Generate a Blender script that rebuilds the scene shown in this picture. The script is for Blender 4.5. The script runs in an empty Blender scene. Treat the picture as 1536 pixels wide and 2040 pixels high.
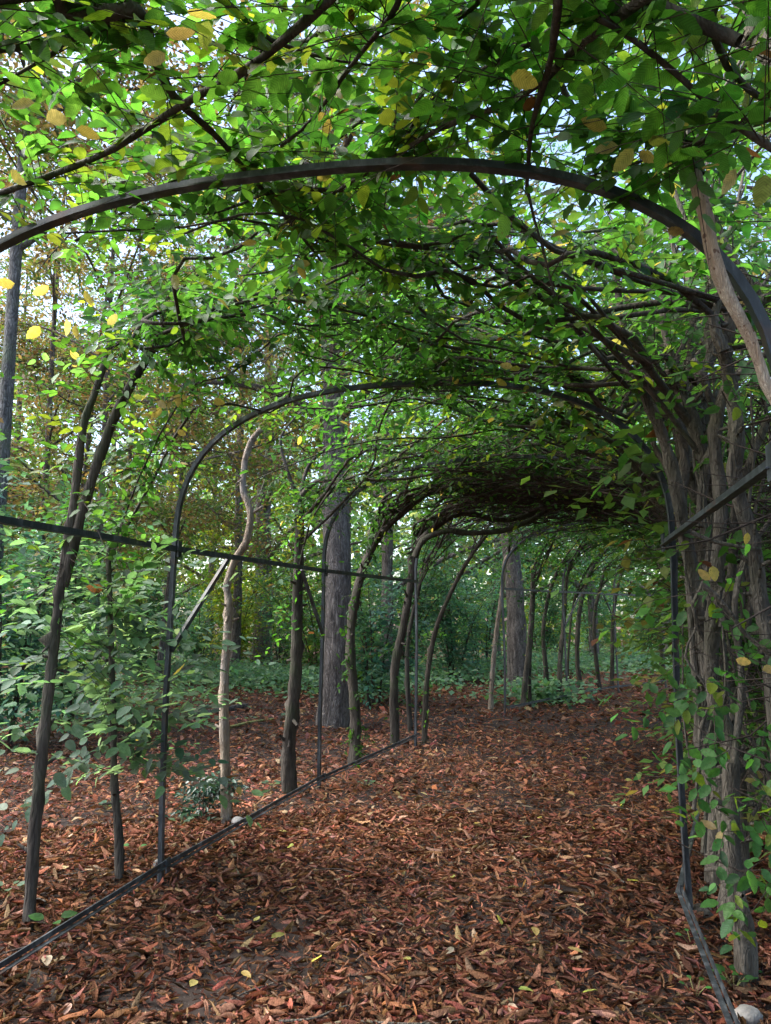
import bpy, math
import numpy as np
from mathutils import Matrix, Vector
rng = np.random.default_rng(7)
S = bpy.context.scene
COL = S.collection
# ---------------------------------------------------------------- camera, sky, sun, exposure
F, CX, CY, HC, PITCH = 1500.0, 768.0, 1020.0, 1.6, math.atan(203 / 1500.0)
cam = bpy.data.cameras.new('camera'); camo = bpy.data.objects.new('camera', cam); COL.objects.link(camo)
cam.sensor_fit = 'VERTICAL'; cam.sensor_height = 36; cam.lens = 36 * F / 2040
cam.clip_start = .05; cam.clip_end = 1000
camo.location = (0, 0, HC); camo.rotation_euler = (math.pi / 2 + PITCH, 0, 0)
S.camera = camo
SUN_EL, SUN_AZ = math.radians(52), math.radians(-80)     # azimuth from +Y, clockwise seen from above
W = bpy.data.worlds.new('World'); S.world = W; W.use_nodes = True
nt = W.node_tree; bg = nt.nodes['Background']
sk = nt.nodes.new('ShaderNodeTexSky'); sk.sky_type = 'NISHITA'; sk.sun_disc = False
sk.sun_elevation = SUN_EL; sk.sun_rotation = SUN_AZ; sk.air_density = 1.0; sk.dust_density = 2.0; sk.ozone_density = 1.0
nt.links.new(sk.outputs[0], bg.inputs[0]); bg.inputs[1].default_value = .065
sl = bpy.data.lights.new('sun', 'SUN'); sl.energy = 1.5; sl.angle = math.radians(55); sl.color = (1, .97, .92)
slo = bpy.data.objects.new('sun', sl); COL.objects.link(slo)
sd = Vector((math.sin(SUN_AZ) * math.cos(SUN_EL), math.cos(SUN_AZ) * math.cos(SUN_EL), math.sin(SUN_EL)))
slo.rotation_euler = sd.to_track_quat('Z', 'Y').to_euler(); slo.location = (-6, -3, 12)
vs = S.view_settings; vs.view_transform = 'Standard'; vs.look = 'None'; vs.exposure = 3.08; vs.gamma = 1; vs.use_curve_mapping = False
S.render.engine = 'CYCLES'
cy = S.cycles; cy.max_bounces = 8; cy.diffuse_bounces = 5; cy.transmission_bounces = 6; cy.glossy_bounces = 2
cy.use_denoising = True; cy.use_adaptive_sampling = True; cy.adaptive_threshold = .01

# ---------------------------------------------------------------- pixels to places
cp, sp = math.cos(PITCH), math.sin(PITCH)
def ray(px, py):
    a, b = (px - CX) / F, (CY - py) / F
    return np.array([a, cp - b * sp, sp + b * cp])
CAM = np.array([0, 0, HC])
def at_y(px, py, Y):
    d = ray(px, py); return CAM + d * (Y / d[1])
def ground(px, py):
    d = ray(px, py); return CAM + d * (-HC / d[2])
def project(P):
    P = np.asarray(P) - CAM
    zc = P[..., 1] * cp + P[..., 2] * sp; yc = -P[..., 1] * sp + P[..., 2] * cp
    zc = np.where(zc < .05, .05, zc)
    return CX + F * P[..., 0] / zc, CY - F * yc / zc, zc
def gz(x, y):
    return .018 * np.sin(x * 1.3 + .5) * np.cos(y * .9) + .012 * np.sin(x * 3.1 + y * 2.3) - .01
# the tunnel: left feet of its arches and the heading at each
LEFT = np.array([[-2.05, -2.35], [-2.02, .07], [-1.836, 2.544], [-1.314, 4.69], [-.58, 7.1], [.39, 9.5], [1.9, 12.2], [3.3, 14.0], [4.75, 15.7], [6.2, 17.0], [8.0, 18.2], [10, 19.2]])
HEAD = np.radians([0, 5, 11.4, 8.5, 15, 22.5, 30, 37, 43, 50, 57, 62])
HALF = 1.475; WK = np.array([1, 1, 1, 1] + [1.1] * 8)     # the tunnel widens a little past the second arch
NRM = np.stack([np.cos(HEAD), -np.sin(HEAD)], 1); CEN = LEFT + (HALF * WK)[:, None] * NRM
SN = np.concatenate([[0], np.cumsum(np.linalg.norm(np.diff(CEN, axis=0), axis=1))]); SN = SN - SN[2]     # s = 0 at the first arch in view
SD = np.arange(SN[0], SN[-1], .03)
CD = np.stack([np.interp(SD, SN, CEN[:, 0]), np.interp(SD, SN, CEN[:, 1])], 1)
def vz(u, h=0.):
    q = np.clip(np.abs(u) / HALF, 0, 1); return 1.978 + 1.007 * np.clip(1 - q ** 2.5, 0, 1) ** .3575 + h
def tunnel(s, u, z):
    s = np.asarray(s, float); hd = np.interp(s, SN, HEAD); u = u * np.interp(s, SN, WK)
    return np.stack([np.interp(s, SN, CEN[:, 0]) + u * np.cos(hd), np.interp(s, SN, CEN[:, 1]) - u * np.sin(hd), np.broadcast_to(z, s.shape)], -1)
def to_su(P):
    P = np.atleast_2d(P); d = ((P[:, None, :2] - CD[None]) ** 2).sum(-1); i = d.argmin(1); hd = np.interp(SD[i], SN, HEAD)
    return SD[i], ((P[:, 0] - CD[i, 0]) * np.cos(hd) - (P[:, 1] - CD[i, 1]) * np.sin(hd)) / np.interp(SD[i], SN, WK)
def on_vault(px, py, h=.06):
    d = ray(px, py); t = np.arange(.6, 24, .04); P = CAM + d * t[:, None]; s, u = to_su(P)
    out = (np.abs(u) > HALF + h) | (P[:, 2] > vz(u, h)); i = out.argmax() if out.any() else len(t) - 1
    return P[i]

# ---------------------------------------------------------------- materials
def mat(name):
    m = bpy.data.materials.new(name); m.use_nodes = True; n = m.node_tree; n.nodes.clear()
    return m, n, lambda t, **k: node(n, t, **k)
def node(n, t, **k):
    x = n.nodes.new('ShaderNode' + t)
    for a, b in k.items():
        if a in x.inputs.keys(): x.inputs[a].default_value = b
        else: setattr(x, a, b)
    return x
def ramp(n, stops):
    r = n.nodes.new('ShaderNodeValToRGB'); e = r.color_ramp.elements
    while len(e) < len(stops): e.new(.5)
    for i, (p, c) in enumerate(stops): e[i].position = p; e[i].color = (*c, 1)
    return r
def leaf_material(name, source, trans=.5, veins=False, rough=.45, spec=.35, crumple=False):
    m, n, N = mat(name); L = n.links.new
    if source == 'attr': c = N('Attribute', attribute_name='tint').outputs['Color']
    else: c = N('ObjectInfo').outputs['Color']
    nz = N('TexNoise', Scale=35. if source == 'attr' else 5., Detail=2.); tc = N('TexCoord'); L(tc.outputs['Object'], nz.inputs['Vector'])
    mx = N('Mix', data_type='RGBA', blend_type='MULTIPLY'); mx.inputs[0].default_value = .55
    rp = ramp(n, [(.3, (.55, .6, .5)), (.7, (1.25, 1.2, 1.15))]); L(nz.outputs[0], rp.inputs[0]); L(c, mx.inputs[6]); L(rp.outputs[0], mx.inputs[7]); col = mx.outputs[2]
    if veins:
        sn = N('TexNoise', Scale=75. if source == 'attr' else 4.5, Detail=3., Roughness=.7); L(tc.outputs['Object'], sn.inputs['Vector'])
        if source != 'attr':
            oi = N('ObjectInfo'); sh = N('VectorMath', operation='MULTIPLY_ADD'); sh.inputs[1].default_value = (1, 1, 1); cb = N('CombineXYZ'); mu = N('Math', operation='MULTIPLY'); mu.inputs[1].default_value = 60; L(oi.outputs['Random'], mu.inputs[0])
            for q in range(3): L(mu.outputs[0], cb.inputs[q])
            L(tc.outputs['Object'], sh.inputs[0]); L(cb.outputs[0], sh.inputs[2]); L(sh.outputs[0], sn.inputs['Vector']); L(sh.outputs[0], nz.inputs['Vector'])
        rs = ramp(n, [(.64, (0, 0, 0)), (.71, (.85, .85, .85))]); L(sn.outputs[0], rs.inputs[0]); m5 = N('Mix', data_type='RGBA'); L(rs.outputs[0], m5.inputs[0]); L(col, m5.inputs[6]); m5.inputs[7].default_value = (.1, .06, .022, 1); col = m5.outputs[2]
    pb = N('BsdfPrincipled', Roughness=rough); pb.inputs['Specular IOR Level'].default_value = spec
    tr = N('BsdfTranslucent'); ms = N('MixShader'); ms.inputs[0].default_value = trans; out = N('OutputMaterial')
    br = N('Mix', data_type='RGBA', blend_type='MULTIPLY'); br.inputs[0].default_value = 1.; br.inputs[7].default_value = (1.8, 1.82, .95, 1)
    if veins:
        uv = N('UVMap'); sx = N('SeparateXYZ'); L(uv.outputs[0], sx.inputs[0])
        ab = N('Math', operation='ABSOLUTE'); L(sx.outputs[0], ab.inputs[0])
        a1 = N('Math', operation='MULTIPLY_ADD'); a1.inputs[1].default_value = -.9; L(ab.outputs[0], a1.inputs[0]); L(sx.outputs[1], a1.inputs[2])
        a2 = N('Math', operation='MULTIPLY'); a2.inputs[1].default_value = 11 * 6.283; L(a1.outputs[0], a2.inputs[0])
        a3 = N('Math', operation='SINE'); L(a2.outputs[0], a3.inputs[0])
        vr = ramp(n, [(0., (1.12, 1.12, 1.1)), (.75, (1, 1, 1)), (.97, (.8, .83, .78))]); mr = N('MapRange'); mr.inputs[1].default_value = -1; mr.inputs[2].default_value = 1
        L(a3.outputs[0], mr.inputs[0]); L(mr.outputs[0], vr.inputs[0])
        m2 = N('Mix', data_type='RGBA', blend_type='MULTIPLY'); m2.inputs[0].default_value = 1; L(col, m2.inputs[6]); L(vr.outputs[0], m2.inputs[7]); col = m2.outputs[2]
        bp = N('Bump', Strength=.25, Distance=.002); L(mr.outputs[0], bp.inputs['Height']); L(bp.outputs[0], pb.inputs['Normal']); L(bp.outputs[0], tr.inputs['Normal'])
    if crumple:
        n2 = N('TexNoise', Scale=150., Detail=3., Roughness=.7); L(tc.outputs['Object' if source == 'attr' else 'UV'], n2.inputs['Vector'])
        if source != 'attr': n2.inputs['Scale'].default_value = 14.
        r2 = ramp(n, [(.33, (.42, .38, .36)), (.5, (.95, .95, .95)), (.7, (1.5, 1.45, 1.4))]); L(n2.outputs[0], r2.inputs[0]); m4 = N('Mix', data_type='RGBA', blend_type='MULTIPLY'); m4.inputs[0].default_value = .85; L(col, m4.inputs[6]); L(r2.outputs[0], m4.inputs[7]); col = m4.outputs[2]
        b2 = N('Bump', Strength=1., Distance=.012); L(n2.outputs[0], b2.inputs['Height']); L(b2.outputs[0], pb.inputs['Normal'])
    L(col, pb.inputs['Base Color']); L(col, br.inputs[6]); L(br.outputs[2], tr.inputs['Color'])
    L(pb.outputs[0], ms.inputs[1]); L(tr.outputs[0], ms.inputs[2]); L(ms.outputs[0], out.inputs[0])
    return m
def bark_material(name, dark, light, scale=14., stretch=.18, bump=.6, moss=None, dist=.02, spots=None, cracks=.35):
    m, n, N = mat(name); L = n.links.new
    tc = N('TexCoord'); mp = N('Mapping'); mp.inputs['Scale'].default_value = (1, 1, stretch); L(tc.outputs['Object'], mp.inputs[0])
    a = N('TexNoise', Scale=scale, Detail=6., Roughness=.65); L(mp.outputs[0], a.inputs['Vector'])
    wn = N('TexNoise', Scale=scale * .9, Detail=3.); L(mp.outputs[0], wn.inputs['Vector']); wm = N('Mix', data_type='RGBA', blend_type='LINEAR_LIGHT'); wm.inputs[0].default_value = .09; L(mp.outputs[0], wm.inputs[6]); L(wn.outputs['Color'], wm.inputs[7])
    v = N('TexVoronoi', Scale=scale * 2.2); v.feature = 'DISTANCE_TO_EDGE'; L(wm.outputs[2], v.inputs['Vector'])
    r = ramp(n, [(.32, dark), (.66, light)]); L(a.outputs[0], r.inputs[0]); col = r.outputs[0]
    rc = ramp(n, [(0., (.28, .26, .25)), (.22, (1, 1, 1))]); L(v.outputs['Distance'], rc.inputs[0]); mc = N('Mix', data_type='RGBA', blend_type='MULTIPLY'); mc.inputs[0].default_value = cracks
    L(col, mc.inputs[6]); L(rc.outputs[0], mc.inputs[7]); col = mc.outputs[2]
    b = N('TexNoise', Scale=3.2, Detail=3.); L(tc.outputs['Object'], b.inputs['Vector'])
    if moss:
        rm = ramp(n, [(.5, (0, 0, 0)), (.68, (.75, .75, .75))]); L(b.outputs[0], rm.inputs[0])
        mx = N('Mix', data_type='RGBA'); L(rm.outputs[0], mx.inputs[0]); L(col, mx.inputs[6]); mx.inputs[7].default_value = (*moss, 1); col = mx.outputs[2]
    if spots:
        sn = N('TexNoise', Scale=60., Detail=1.); L(tc.outputs['Object'], sn.inputs['Vector'])
        rs = ramp(n, [(.66, (0, 0, 0)), (.72, (1, 1, 1))]); L(sn.outputs[0], rs.inputs[0])
        mx = N('Mix', data_type='RGBA'); L(rs.outputs[0], mx.inputs[0]); L(col, mx.inputs[6]); mx.inputs[7].default_value = (*spots, 1); col = mx.outputs[2]
    pb = N('BsdfPrincipled', Roughness=.85); pb.inputs['Specular IOR Level'].default_value = .2
    ad = N('Math', operation='MULTIPLY_ADD'); L(v.outputs['Distance'], ad.inputs[0]); ad.inputs[1].default_value = .6; L(a.outputs[0], ad.inputs[2])
    bp = N('Bump', Strength=bump, Distance=dist); L(ad.outputs[0], bp.inputs['Height'])
    L(col, pb.inputs['Base Color']); L(bp.outputs[0], pb.inputs['Normal']); o = N('OutputMaterial'); L(pb.outputs[0], o.inputs[0])
    return m
M = {}
M['leaf'] = leaf_material('hornbeam_leaf', 'attr', .58, True)
M['leaf_piece'] = leaf_material('hornbeam_leaf_single', 'obj', .58, True)
M['far_leaf'] = leaf_material('woodland_leaf', 'attr', .4, False, .5, .3)
M['gloss_leaf'] = leaf_material('glossy_evergreen_leaf', 'attr', .08, False, .36, .5)
M['dead_leaf'] = leaf_material('dead_leaf', 'attr', .06, False, .95, .04, True)
M['dead_piece'] = leaf_material('dead_leaf_single', 'obj', .06, False, .95, .04, True)
M['bark'] = bark_material('hornbeam_bark', (.028, .022, .018), (.105, .088, .07), 12, .2, .7, (.05, .06, .03), .03)
M['bark_r'] = bark_material('hornbeam_bark_brown', (.045, .038, .03), (.185, .158, .125), 16, .3, 1., (.09, .085, .055), .03)
M['twig'] = bark_material('twig_bark', (.03, .022, .018), (.085, .062, .048), 20, .4, .2)
M['dead'] = bark_material('bare_dead_wood', (.17, .12, .085), (.5, .4, .3), 18, .22, 1., (.32, .29, .27), .04)
M['peeled'] = bark_material('peeled_pale_wood', (.36, .25, .17), (.58, .47, .36), 30, .15, .8, (.36, .24, .16), .02, (.16, .09, .06), .5)
M['oak'] = bark_material('furrowed_grey_bark', (.065, .054, .048), (.29, .25, .222), 15, .2, 1., None, .06, None, .75)
M['pale_bark'] = bark_material('pale_bluish_bark', (.07, .07, .07), (.25, .245, .24), 12, .3, 1., (.13, .15, .1), .06, None, .8)
M['stone'] = bark_material('pale_stone', (.16, .15, .14), (.34, .32, .3), 9, 1., .4, cracks=0.)
M['pale_rock'] = bark_material('pale_beige_rock', (.26, .23, .2), (.46, .42, .37), 14, 1., .5, (.2, .16, .12), cracks=0.)
M['lichen'] = bark_material('lichen_stick', (.16, .17, .06), (.33, .33, .12), 20, .5, .5)
def metal():
    m, n, N = mat('weathered_dark_paint'); L = n.links.new
    tc = N('TexCoord'); a = N('TexNoise', Scale=16., Detail=6., Roughness=.7); mp = N('Mapping'); mp.inputs['Scale'].default_value = (1, 1, .25)
    L(tc.outputs['Object'], mp.inputs[0]); L(mp.outputs[0], a.inputs['Vector'])
    r = ramp(n, [(.3, (.008, .009, .011)), (.5, (.024, .028, .032)), (.62, (.075, .082, .088)), (.74, (.17, .17, .17))]); L(a.outputs[0], r.inputs[0])
    b = N('TexNoise', Scale=5., Detail=4.); L(tc.outputs['Object'], b.inputs['Vector']); rb = ramp(n, [(.62, (0, 0, 0)), (.7, (.8, .8, .8))]); L(b.outputs[0], rb.inputs[0])
    mx = N('Mix', data_type='RGBA'); L(rb.outputs[0], mx.inputs[0]); L(r.outputs[0], mx.inputs[6]); mx.inputs[7].default_value = (.07, .035, .022, 1)
    pb = N('BsdfPrincipled', Roughness=.5, Metallic=0.); pb.inputs['Specular IOR Level'].default_value = .5
    bp = N('Bump', Strength=.25, Distance=.003); L(a.outputs[0], bp.inputs['Height']); L(bp.outputs[0], pb.inputs['Normal'])
    L(mx.outputs[2], pb.inputs['Base Color']); o = N('OutputMaterial'); L(pb.outputs[0], o.inputs[0]); return m
M['metal'] = metal()
def soil():
    m, n, N = mat('dark_soil_with_grit'); L = n.links.new
    tc = N('TexCoord'); a = N('TexNoise', Scale=6., Detail=8., Roughness=.7); L(tc.outputs['Object'], a.inputs['Vector'])
    v = N('TexVoronoi', Scale=95.); L(tc.outputs['Object'], v.inputs['Vector']); rv = ramp(n, [(.1, (1, 1, 1)), (.17, (0, 0, 0))]); L(v.outputs['Distance'], rv.inputs[0])
    w = N('TexWhiteNoise'); L(v.outputs['Position'], w.inputs['Vector']); gt = N('Math', operation='GREATER_THAN'); gt.inputs[1].default_value = .72; L(w.outputs[0], gt.inputs[0])
    mu = N('Math', operation='MULTIPLY'); L(rv.outputs[0], mu.inputs[0]); L(gt.outputs[0], mu.inputs[1])
    r = ramp(n, [(.3, (.012, .009, .008)), (.7, (.048, .033, .027))]); L(a.outputs[0], r.inputs[0])
    mx = N('Mix', data_type='RGBA'); L(mu.outputs[0], mx.inputs[0]); L(r.outputs[0], mx.inputs[6]); mx.inputs[7].default_value = (.3, .28, .26, 1)
    # farther off, beyond the loose leaves, the floor is the same rusty litter seen as a tone
    ln = N('VectorMath', operation='LENGTH'); L(tc.outputs['Object'], ln.inputs[0]); rf = N('MapRange'); rf.inputs[1].default_value = 12; rf.inputs[2].default_value = 20; L(ln.outputs['Value'], rf.inputs[0])
    m3 = N('Mix', data_type='RGBA'); L(rf.outputs[0], m3.inputs[0]); L(mx.outputs[2], m3.inputs[6]); m3.inputs[7].default_value = (.09, .045, .03, 1)
    pb = N('BsdfPrincipled', Roughness=.9); pb.inputs['Specular IOR Level'].default_value = .2
    bp = N('Bump', Strength=.8, Distance=.02); L(a.outputs[0], bp.inputs['Height']); L(bp.outputs[0], pb.inputs['Normal']); L(m3.outputs[2], pb.inputs['Base Color'])
    o = N('OutputMaterial'); L(pb.outputs[0], o.inputs[0]); return m
M['soil'] = soil()

# ---------------------------------------------------------------- meshes and objects
def link(name, me, m=None, parent=None, loc=None):
    o = bpy.data.objects.new(name, me); COL.objects.link(o)
    if m is not None and me is not None and not me.materials: me.materials.append(M[m])
    if parent is not None: o.parent = parent
    if loc is not None: o.location = loc
    return o
def tag(o, label, cat, group=None, kind=None):
    if label: o['label'] = label
    if cat: o['category'] = cat
    if group: o['group'] = group
    if kind: o['kind'] = kind
    return o
def thing(name, label, cat, loc, group=None):
    o = bpy.data.objects.new(name, None); COL.objects.link(o); o.location = tuple(float(x) for x in loc); o.empty_display_size = .1
    return tag(o, label, cat, group)
def mesh(name, V, faces, smooth=True, tint=None, uv=None):
    """faces: int array (n,k) with one k, or a list of such arrays"""
    me = bpy.data.meshes.new(name); V = np.asarray(V, np.float32)
    fl = [np.asarray(f, np.int32) for f in (faces if isinstance(faces, list) else [faces]) if len(f)]
    idx = np.concatenate([f.ravel() for f in fl]); tot = np.concatenate([np.full(len(f), f.shape[1], np.int32) for f in fl])
    st = np.concatenate([[0], np.cumsum(tot)[:-1]]).astype(np.int32)
    me.vertices.add(len(V)); me.vertices.foreach_set('co', V.ravel()); me.loops.add(len(idx)); me.loops.foreach_set('vertex_index', idx)
    me.polygons.add(len(tot)); me.polygons.foreach_set('loop_start', st); me.polygons.foreach_set('loop_total', tot)
    me.polygons.foreach_set('use_smooth', np.full(len(tot), bool(smooth)))
    if tint is not None:
        a = me.attributes.new('tint', 'FLOAT_COLOR', 'FACE'); c = np.ones((len(tot), 4), np.float32); c[:, :3] = tint; a.data.foreach_set('color', c.ravel())
    if uv is not None:
        l = me.uv_layers.new(name='UVMap'); l.data.foreach_set('uv', np.asarray(uv, np.float32)[idx].ravel())
    me.update(calc_edges=True); return me
def smooth_line(P, n):
    P = np.asarray(P, float); k = len(P)
    if k == 2: P = np.array([P[0], (P[0] + P[1]) / 2, P[1]]); k = 3
    t = np.linspace(0, k - 1, n); i = np.clip(t.astype(int), 0, k - 2); f = (t - i)[:, None]
    p0, p1, p2, p3 = P[np.maximum(i - 1, 0)], P[i], P[i + 1], P[np.minimum(i + 2, k - 1)]
    return .5 * (2 * p1 + (p2 - p0) * f + (2 * p0 - 5 * p1 + 4 * p2 - p3) * f ** 2 + (3 * p1 - p0 - 3 * p2 + p3) * f ** 3)
def norm(v): return v / np.maximum(np.linalg.norm(v, axis=-1, keepdims=True), 1e-9)
def tubes(P, R, sides=3):
    """P (m,r,3), R (m,r) -> verts, quads"""
    m, r, _ = P.shape; T = norm(np.gradient(P, axis=1)); ref = np.where(np.abs(T[..., 2:3]) > .9, np.array([1., 0, 0]), np.array([0, 0, 1.]))
    A = norm(np.cross(T, ref)); B = np.cross(T, A); th = np.arange(sides) * 2 * np.pi / sides
    V = P[:, :, None] + R[:, :, None, None] * (A[:, :, None] * np.cos(th)[:, None] + B[:, :, None] * np.sin(th)[:, None])
    b = (np.arange(m) * r * sides)[:, None, None]; i = (np.arange(r - 1) * sides)[None, :, None]; j = np.arange(sides)[None, None]
    j2 = (j + 1) % sides; Q = np.stack([b + i + j, b + i + j2, b + i + sides + j2, b + i + sides + j], -1).reshape(-1, 4)
    return V.reshape(-1, 3), Q
def limb(P, R, sides=10, rough=.085, seed=0, flare=0., knots=0, cap=True):
    """one tapering limb along dense points P with radii R, lumpy; returns verts, faces"""
    r = np.random.default_rng(abs(int(seed))); n = len(P); T = norm(np.gradient(P, axis=0)); A = np.zeros_like(P); a = np.array([1., .2, 0])
    for i in range(n):
        a = a - T[i] * a.dot(T[i]); a /= np.linalg.norm(a) + 1e-9; A[i] = a
    B = np.cross(T, A); th = np.arange(sides) * 2 * np.pi / sides
    lobes = 1 + rough * np.sin(th * 2 + r.uniform(0, 6)) + rough * .7 * np.sin(th * 3 + r.uniform(0, 6))
    rr = R[:, None] * lobes[None] * (1 + rough * r.normal(size=(n, sides)) * .5 + rough * r.normal(size=(n, 1)) * .8)
    if flare:
        z = np.linspace(0, 1, n)[:, None]; rr = rr * (1 + flare * np.exp(-z * 16) * (1 + .35 * np.sin(th * 5 + 1)))
    for _ in range(knots):
        i = r.integers(2, n - 2); j = r.integers(0, sides); rr[i, j] *= 1.3 + r.random() * .3; rr[i, (j + 1) % sides] *= 1.12
    V = P[:, None] + rr[..., None] * (A[:, None] * np.cos(th)[:, None] + B[:, None] * np.sin(th)[:, None]); V = V.reshape(-1, 3)
    i = (np.arange(n - 1) * sides)[:, None]; j = np.arange(sides)[None]; j2 = (j + 1) % sides
    Q = np.stack([i + j, i + j2, i + sides + j2, i + sides + j], -1).reshape(-1, 4); fs = [Q]
    if cap: fs.append((np.arange(sides) + (n - 1) * sides)[None])
    return V, fs
def limb_obj(name, P, R, parent, m, n=None, **k):
    L = np.linalg.norm(np.diff(P, axis=0), axis=1).sum(); n = n or int(max(6, min(60, L / .06)))
    Pd = smooth_line(P, n); Rd = np.interp(np.linspace(0, 1, n), np.linspace(0, 1, len(R)), R)
    V, f = limb(Pd, Rd, **k); o0 = np.array(parent.location) if parent else 0
    link(name, mesh(name, V - o0, f), m, parent); return Pd, Rd
def stubs(name, Pd, Rd, parent, m, count, seed, ln=(.8, 2.2)):
    """short broken-off twig stubs along a stem, joined into one part"""
    r = np.random.default_rng(seed); i = r.integers(3, len(Pd) - 2, count); d = norm(r.normal(size=(count, 3)) * [1, 1, .5] + [0, 0, .35])
    a = Pd[i]; ln = Rd[i][:, None] * r.uniform(1 + ln[0], 1 + ln[1], (count, 1)); P = np.stack([a, a + d * ln * .6, a + d * ln], 1)
    R = Rd[i][:, None] * np.array([.4, .3, .2]); V, Q = tubes(P, R, 5); o = link(name, mesh(name, V - np.array(parent.location), Q), m, parent); o['kind'] = 'stuff'
# leaf templates: x across, y along (0..1), z fold
HI_V = np.array([[0, 0, 0], [0, .3, -.02], [0, .64, -.01], [0, 1, -.07], [-.17, .1, .03], [-.27, .34, .05], [-.22, .64, .035], [-.1, .86, -.01], [.17, .1, .03], [.27, .34, .05], [.22, .64, .035], [.1, .86, -.01]])
HI_F = [np.array([[0, 1, 5, 4], [1, 2, 6, 5], [2, 3, 7, 6], [1, 0, 8, 9], [2, 1, 9, 10], [3, 2, 10, 11]])]
MID_V = np.array([[0, 0, 0], [0, 1, -.07], [-.24, .25, .05], [-.19, .7, .02], [.24, .25, .05], [.19, .7, .02]]); MID_F = [np.array([[0, 1, 3, 2], [1, 0, 4, 5]])]
LO_V = np.array([[0, 0, 0], [-.27, .45, .03], [0, 1, -.05], [.27, .45, .03]]); LO_F = [np.array([[0, 3, 2, 1]])]
TPL = {'hi': (HI_V, HI_F[0]), 'mid': (MID_V, MID_F[0]), 'lo': (LO_V, LO_F[0])}
def leaf_frames(l, n):
    l = norm(l); n = norm(n - l * (n * l).sum(-1, keepdims=True)); return np.stack([np.cross(l, n), l, n], -1)     # columns x, y, z
def leaf_mesh(name, pos, Rm, size, tint, lod, origin, wide=1., curl=0.):
    TV, TF = TPL[lod]; TV = TV * [wide, 1, 1]; k = len(TV)
    loc = np.broadcast_to(TV, (len(pos), k, 3)).copy()
    if curl:
        c = rng.normal(0, curl, (len(pos), 1)); loc[:, :, 2] += c * (loc[:, :, 1] ** 2); loc[:, :, 0] *= rng.uniform(.8, 1.15, (len(pos), 1))
    V = np.einsum('nij,nkj->nki', Rm, loc * size[:, None, None]) + pos[:, None] - origin
    Fc = (TF[None] + (np.arange(len(pos)) * k)[:, None, None]).reshape(-1, TF.shape[1])
    uv = np.tile(TV[:, :2], (len(pos), 1)); return mesh(name, V.reshape(-1, 3), Fc, True, np.repeat(tint, len(TF), 0), uv)
def sprays(P0, D, L, up, per, size, droop=.25, hang=.25, flat=.25):
    """flat leafy shoots: leaf positions, frames, sizes and the twig lines"""
    m = len(P0); D = norm(D); U = norm(up - D * (up * D).sum(-1, keepdims=True)); B = np.cross(U, D)
    t = np.linspace(.12, 1, per)[None] + rng.uniform(-.04, .04, (m, per)); sg = np.where((np.arange(per) % 2)[None] == 0, 1., -1.) * np.ones((m, 1))
    def at(t): return P0[:, None] + D[:, None] * (L[:, None] * t)[..., None] + np.array([0, 0, -1.]) * (droop * L[:, None] * t ** 2)[..., None]
    pos = at(t); tail = (1 - .25 * t)[..., None]
    l = D[:, None] * .62 + B[:, None] * sg[..., None] * .8 * tail + rng.normal(0, .17, (m, per, 3)); l = norm(l); l[..., 2] -= hang * rng.uniform(.2, 1.8, (m, per))
    n = U[:, None] + rng.normal(0, flat, (m, per, 3)) + B[:, None] * sg[..., None] * .12
    sz = size * rng.uniform(.55, 1.12, (m, per)) * (1 - .18 * (t - .5) ** 2)
    Tw = at(np.array([[0, .5, 1.]]) * np.ones((m, 1)))
    return pos.reshape(-1, 3), leaf_frames(l.reshape(-1, 3), n.reshape(-1, 3)), sz.ravel(), Tw
def palette(n, cols, w, jit=.18):
    c = np.asarray(cols, float)[rng.choice(len(cols), n, p=np.asarray(w) / np.sum(w))]; return np.clip(c * np.exp(rng.normal(0, jit, (n, 1))) * np.exp(rng.normal(0, jit * .4, (n, 3))), .004, .8)
G1, G2, G3, YG, YL, OR, BR = (.045, .125, .018), (.065, .165, .024), (.03, .085, .016), (.14, .2, .024), (.34, .26, .085), (.34, .21, .1), (.1, .04, .02)
def sample_on(lines, count):
    """random points and tangents along several (P,R) lines, by length"""
    seg = [(a, b) for P, R in lines for a, b in zip(P[:-1], P[1:])]; A = np.array([s[0] for s in seg]); Bv = np.array([s[1] for s in seg]); w = np.linalg.norm(Bv - A, axis=1)
    i = rng.choice(len(seg), count, p=w / w.sum()); return A[i] + (Bv - A)[i] * rng.random((count, 1)), norm((Bv - A)[i])
PIECES = []           # candidates for single leaf objects: (crown object, pos, frame, size, tint)
def crown(root, name, pos, Rm, sz, tint, lod, m, wide=1., curl=.12, pick=0, px=16):
    """foliage as one part; the largest leaves in view become objects of their own under it"""
    keep = np.ones(len(pos), bool); o0 = np.array(root.location); sel = []
    if pick:
        x, y, d = project(pos); big = sz * F / d * .5
        ok = np.where((x > -30) & (x < 1566) & (y > -30) & (y < 2070) & (big > px) & (d > .3))[0]; sel = ok[np.argsort(-big[ok])][:pick]; keep[sel] = False
    o = link(name, leaf_mesh(name, pos[keep], Rm[keep], sz[keep], tint[keep], lod, o0, wide, curl), m, root); o['kind'] = 'stuff'
    for i in sel: PIECES.append((o, o0, pos[i], Rm[i], sz[i], tint[i]))
    return o
def twigs(root, Tw, r0, name='twigs', m='twig', sides=3):
    R = np.broadcast_to(np.array([1, .7, .35]) * r0, Tw.shape[:2]) if np.isscalar(r0) else r0[:, None] * np.array([1, .7, .35])
    V, Q = tubes(Tw, R, sides); o = link(name, mesh(name, V - np.array(root.location), Q), m, root); o['kind'] = 'stuff'; return o

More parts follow.
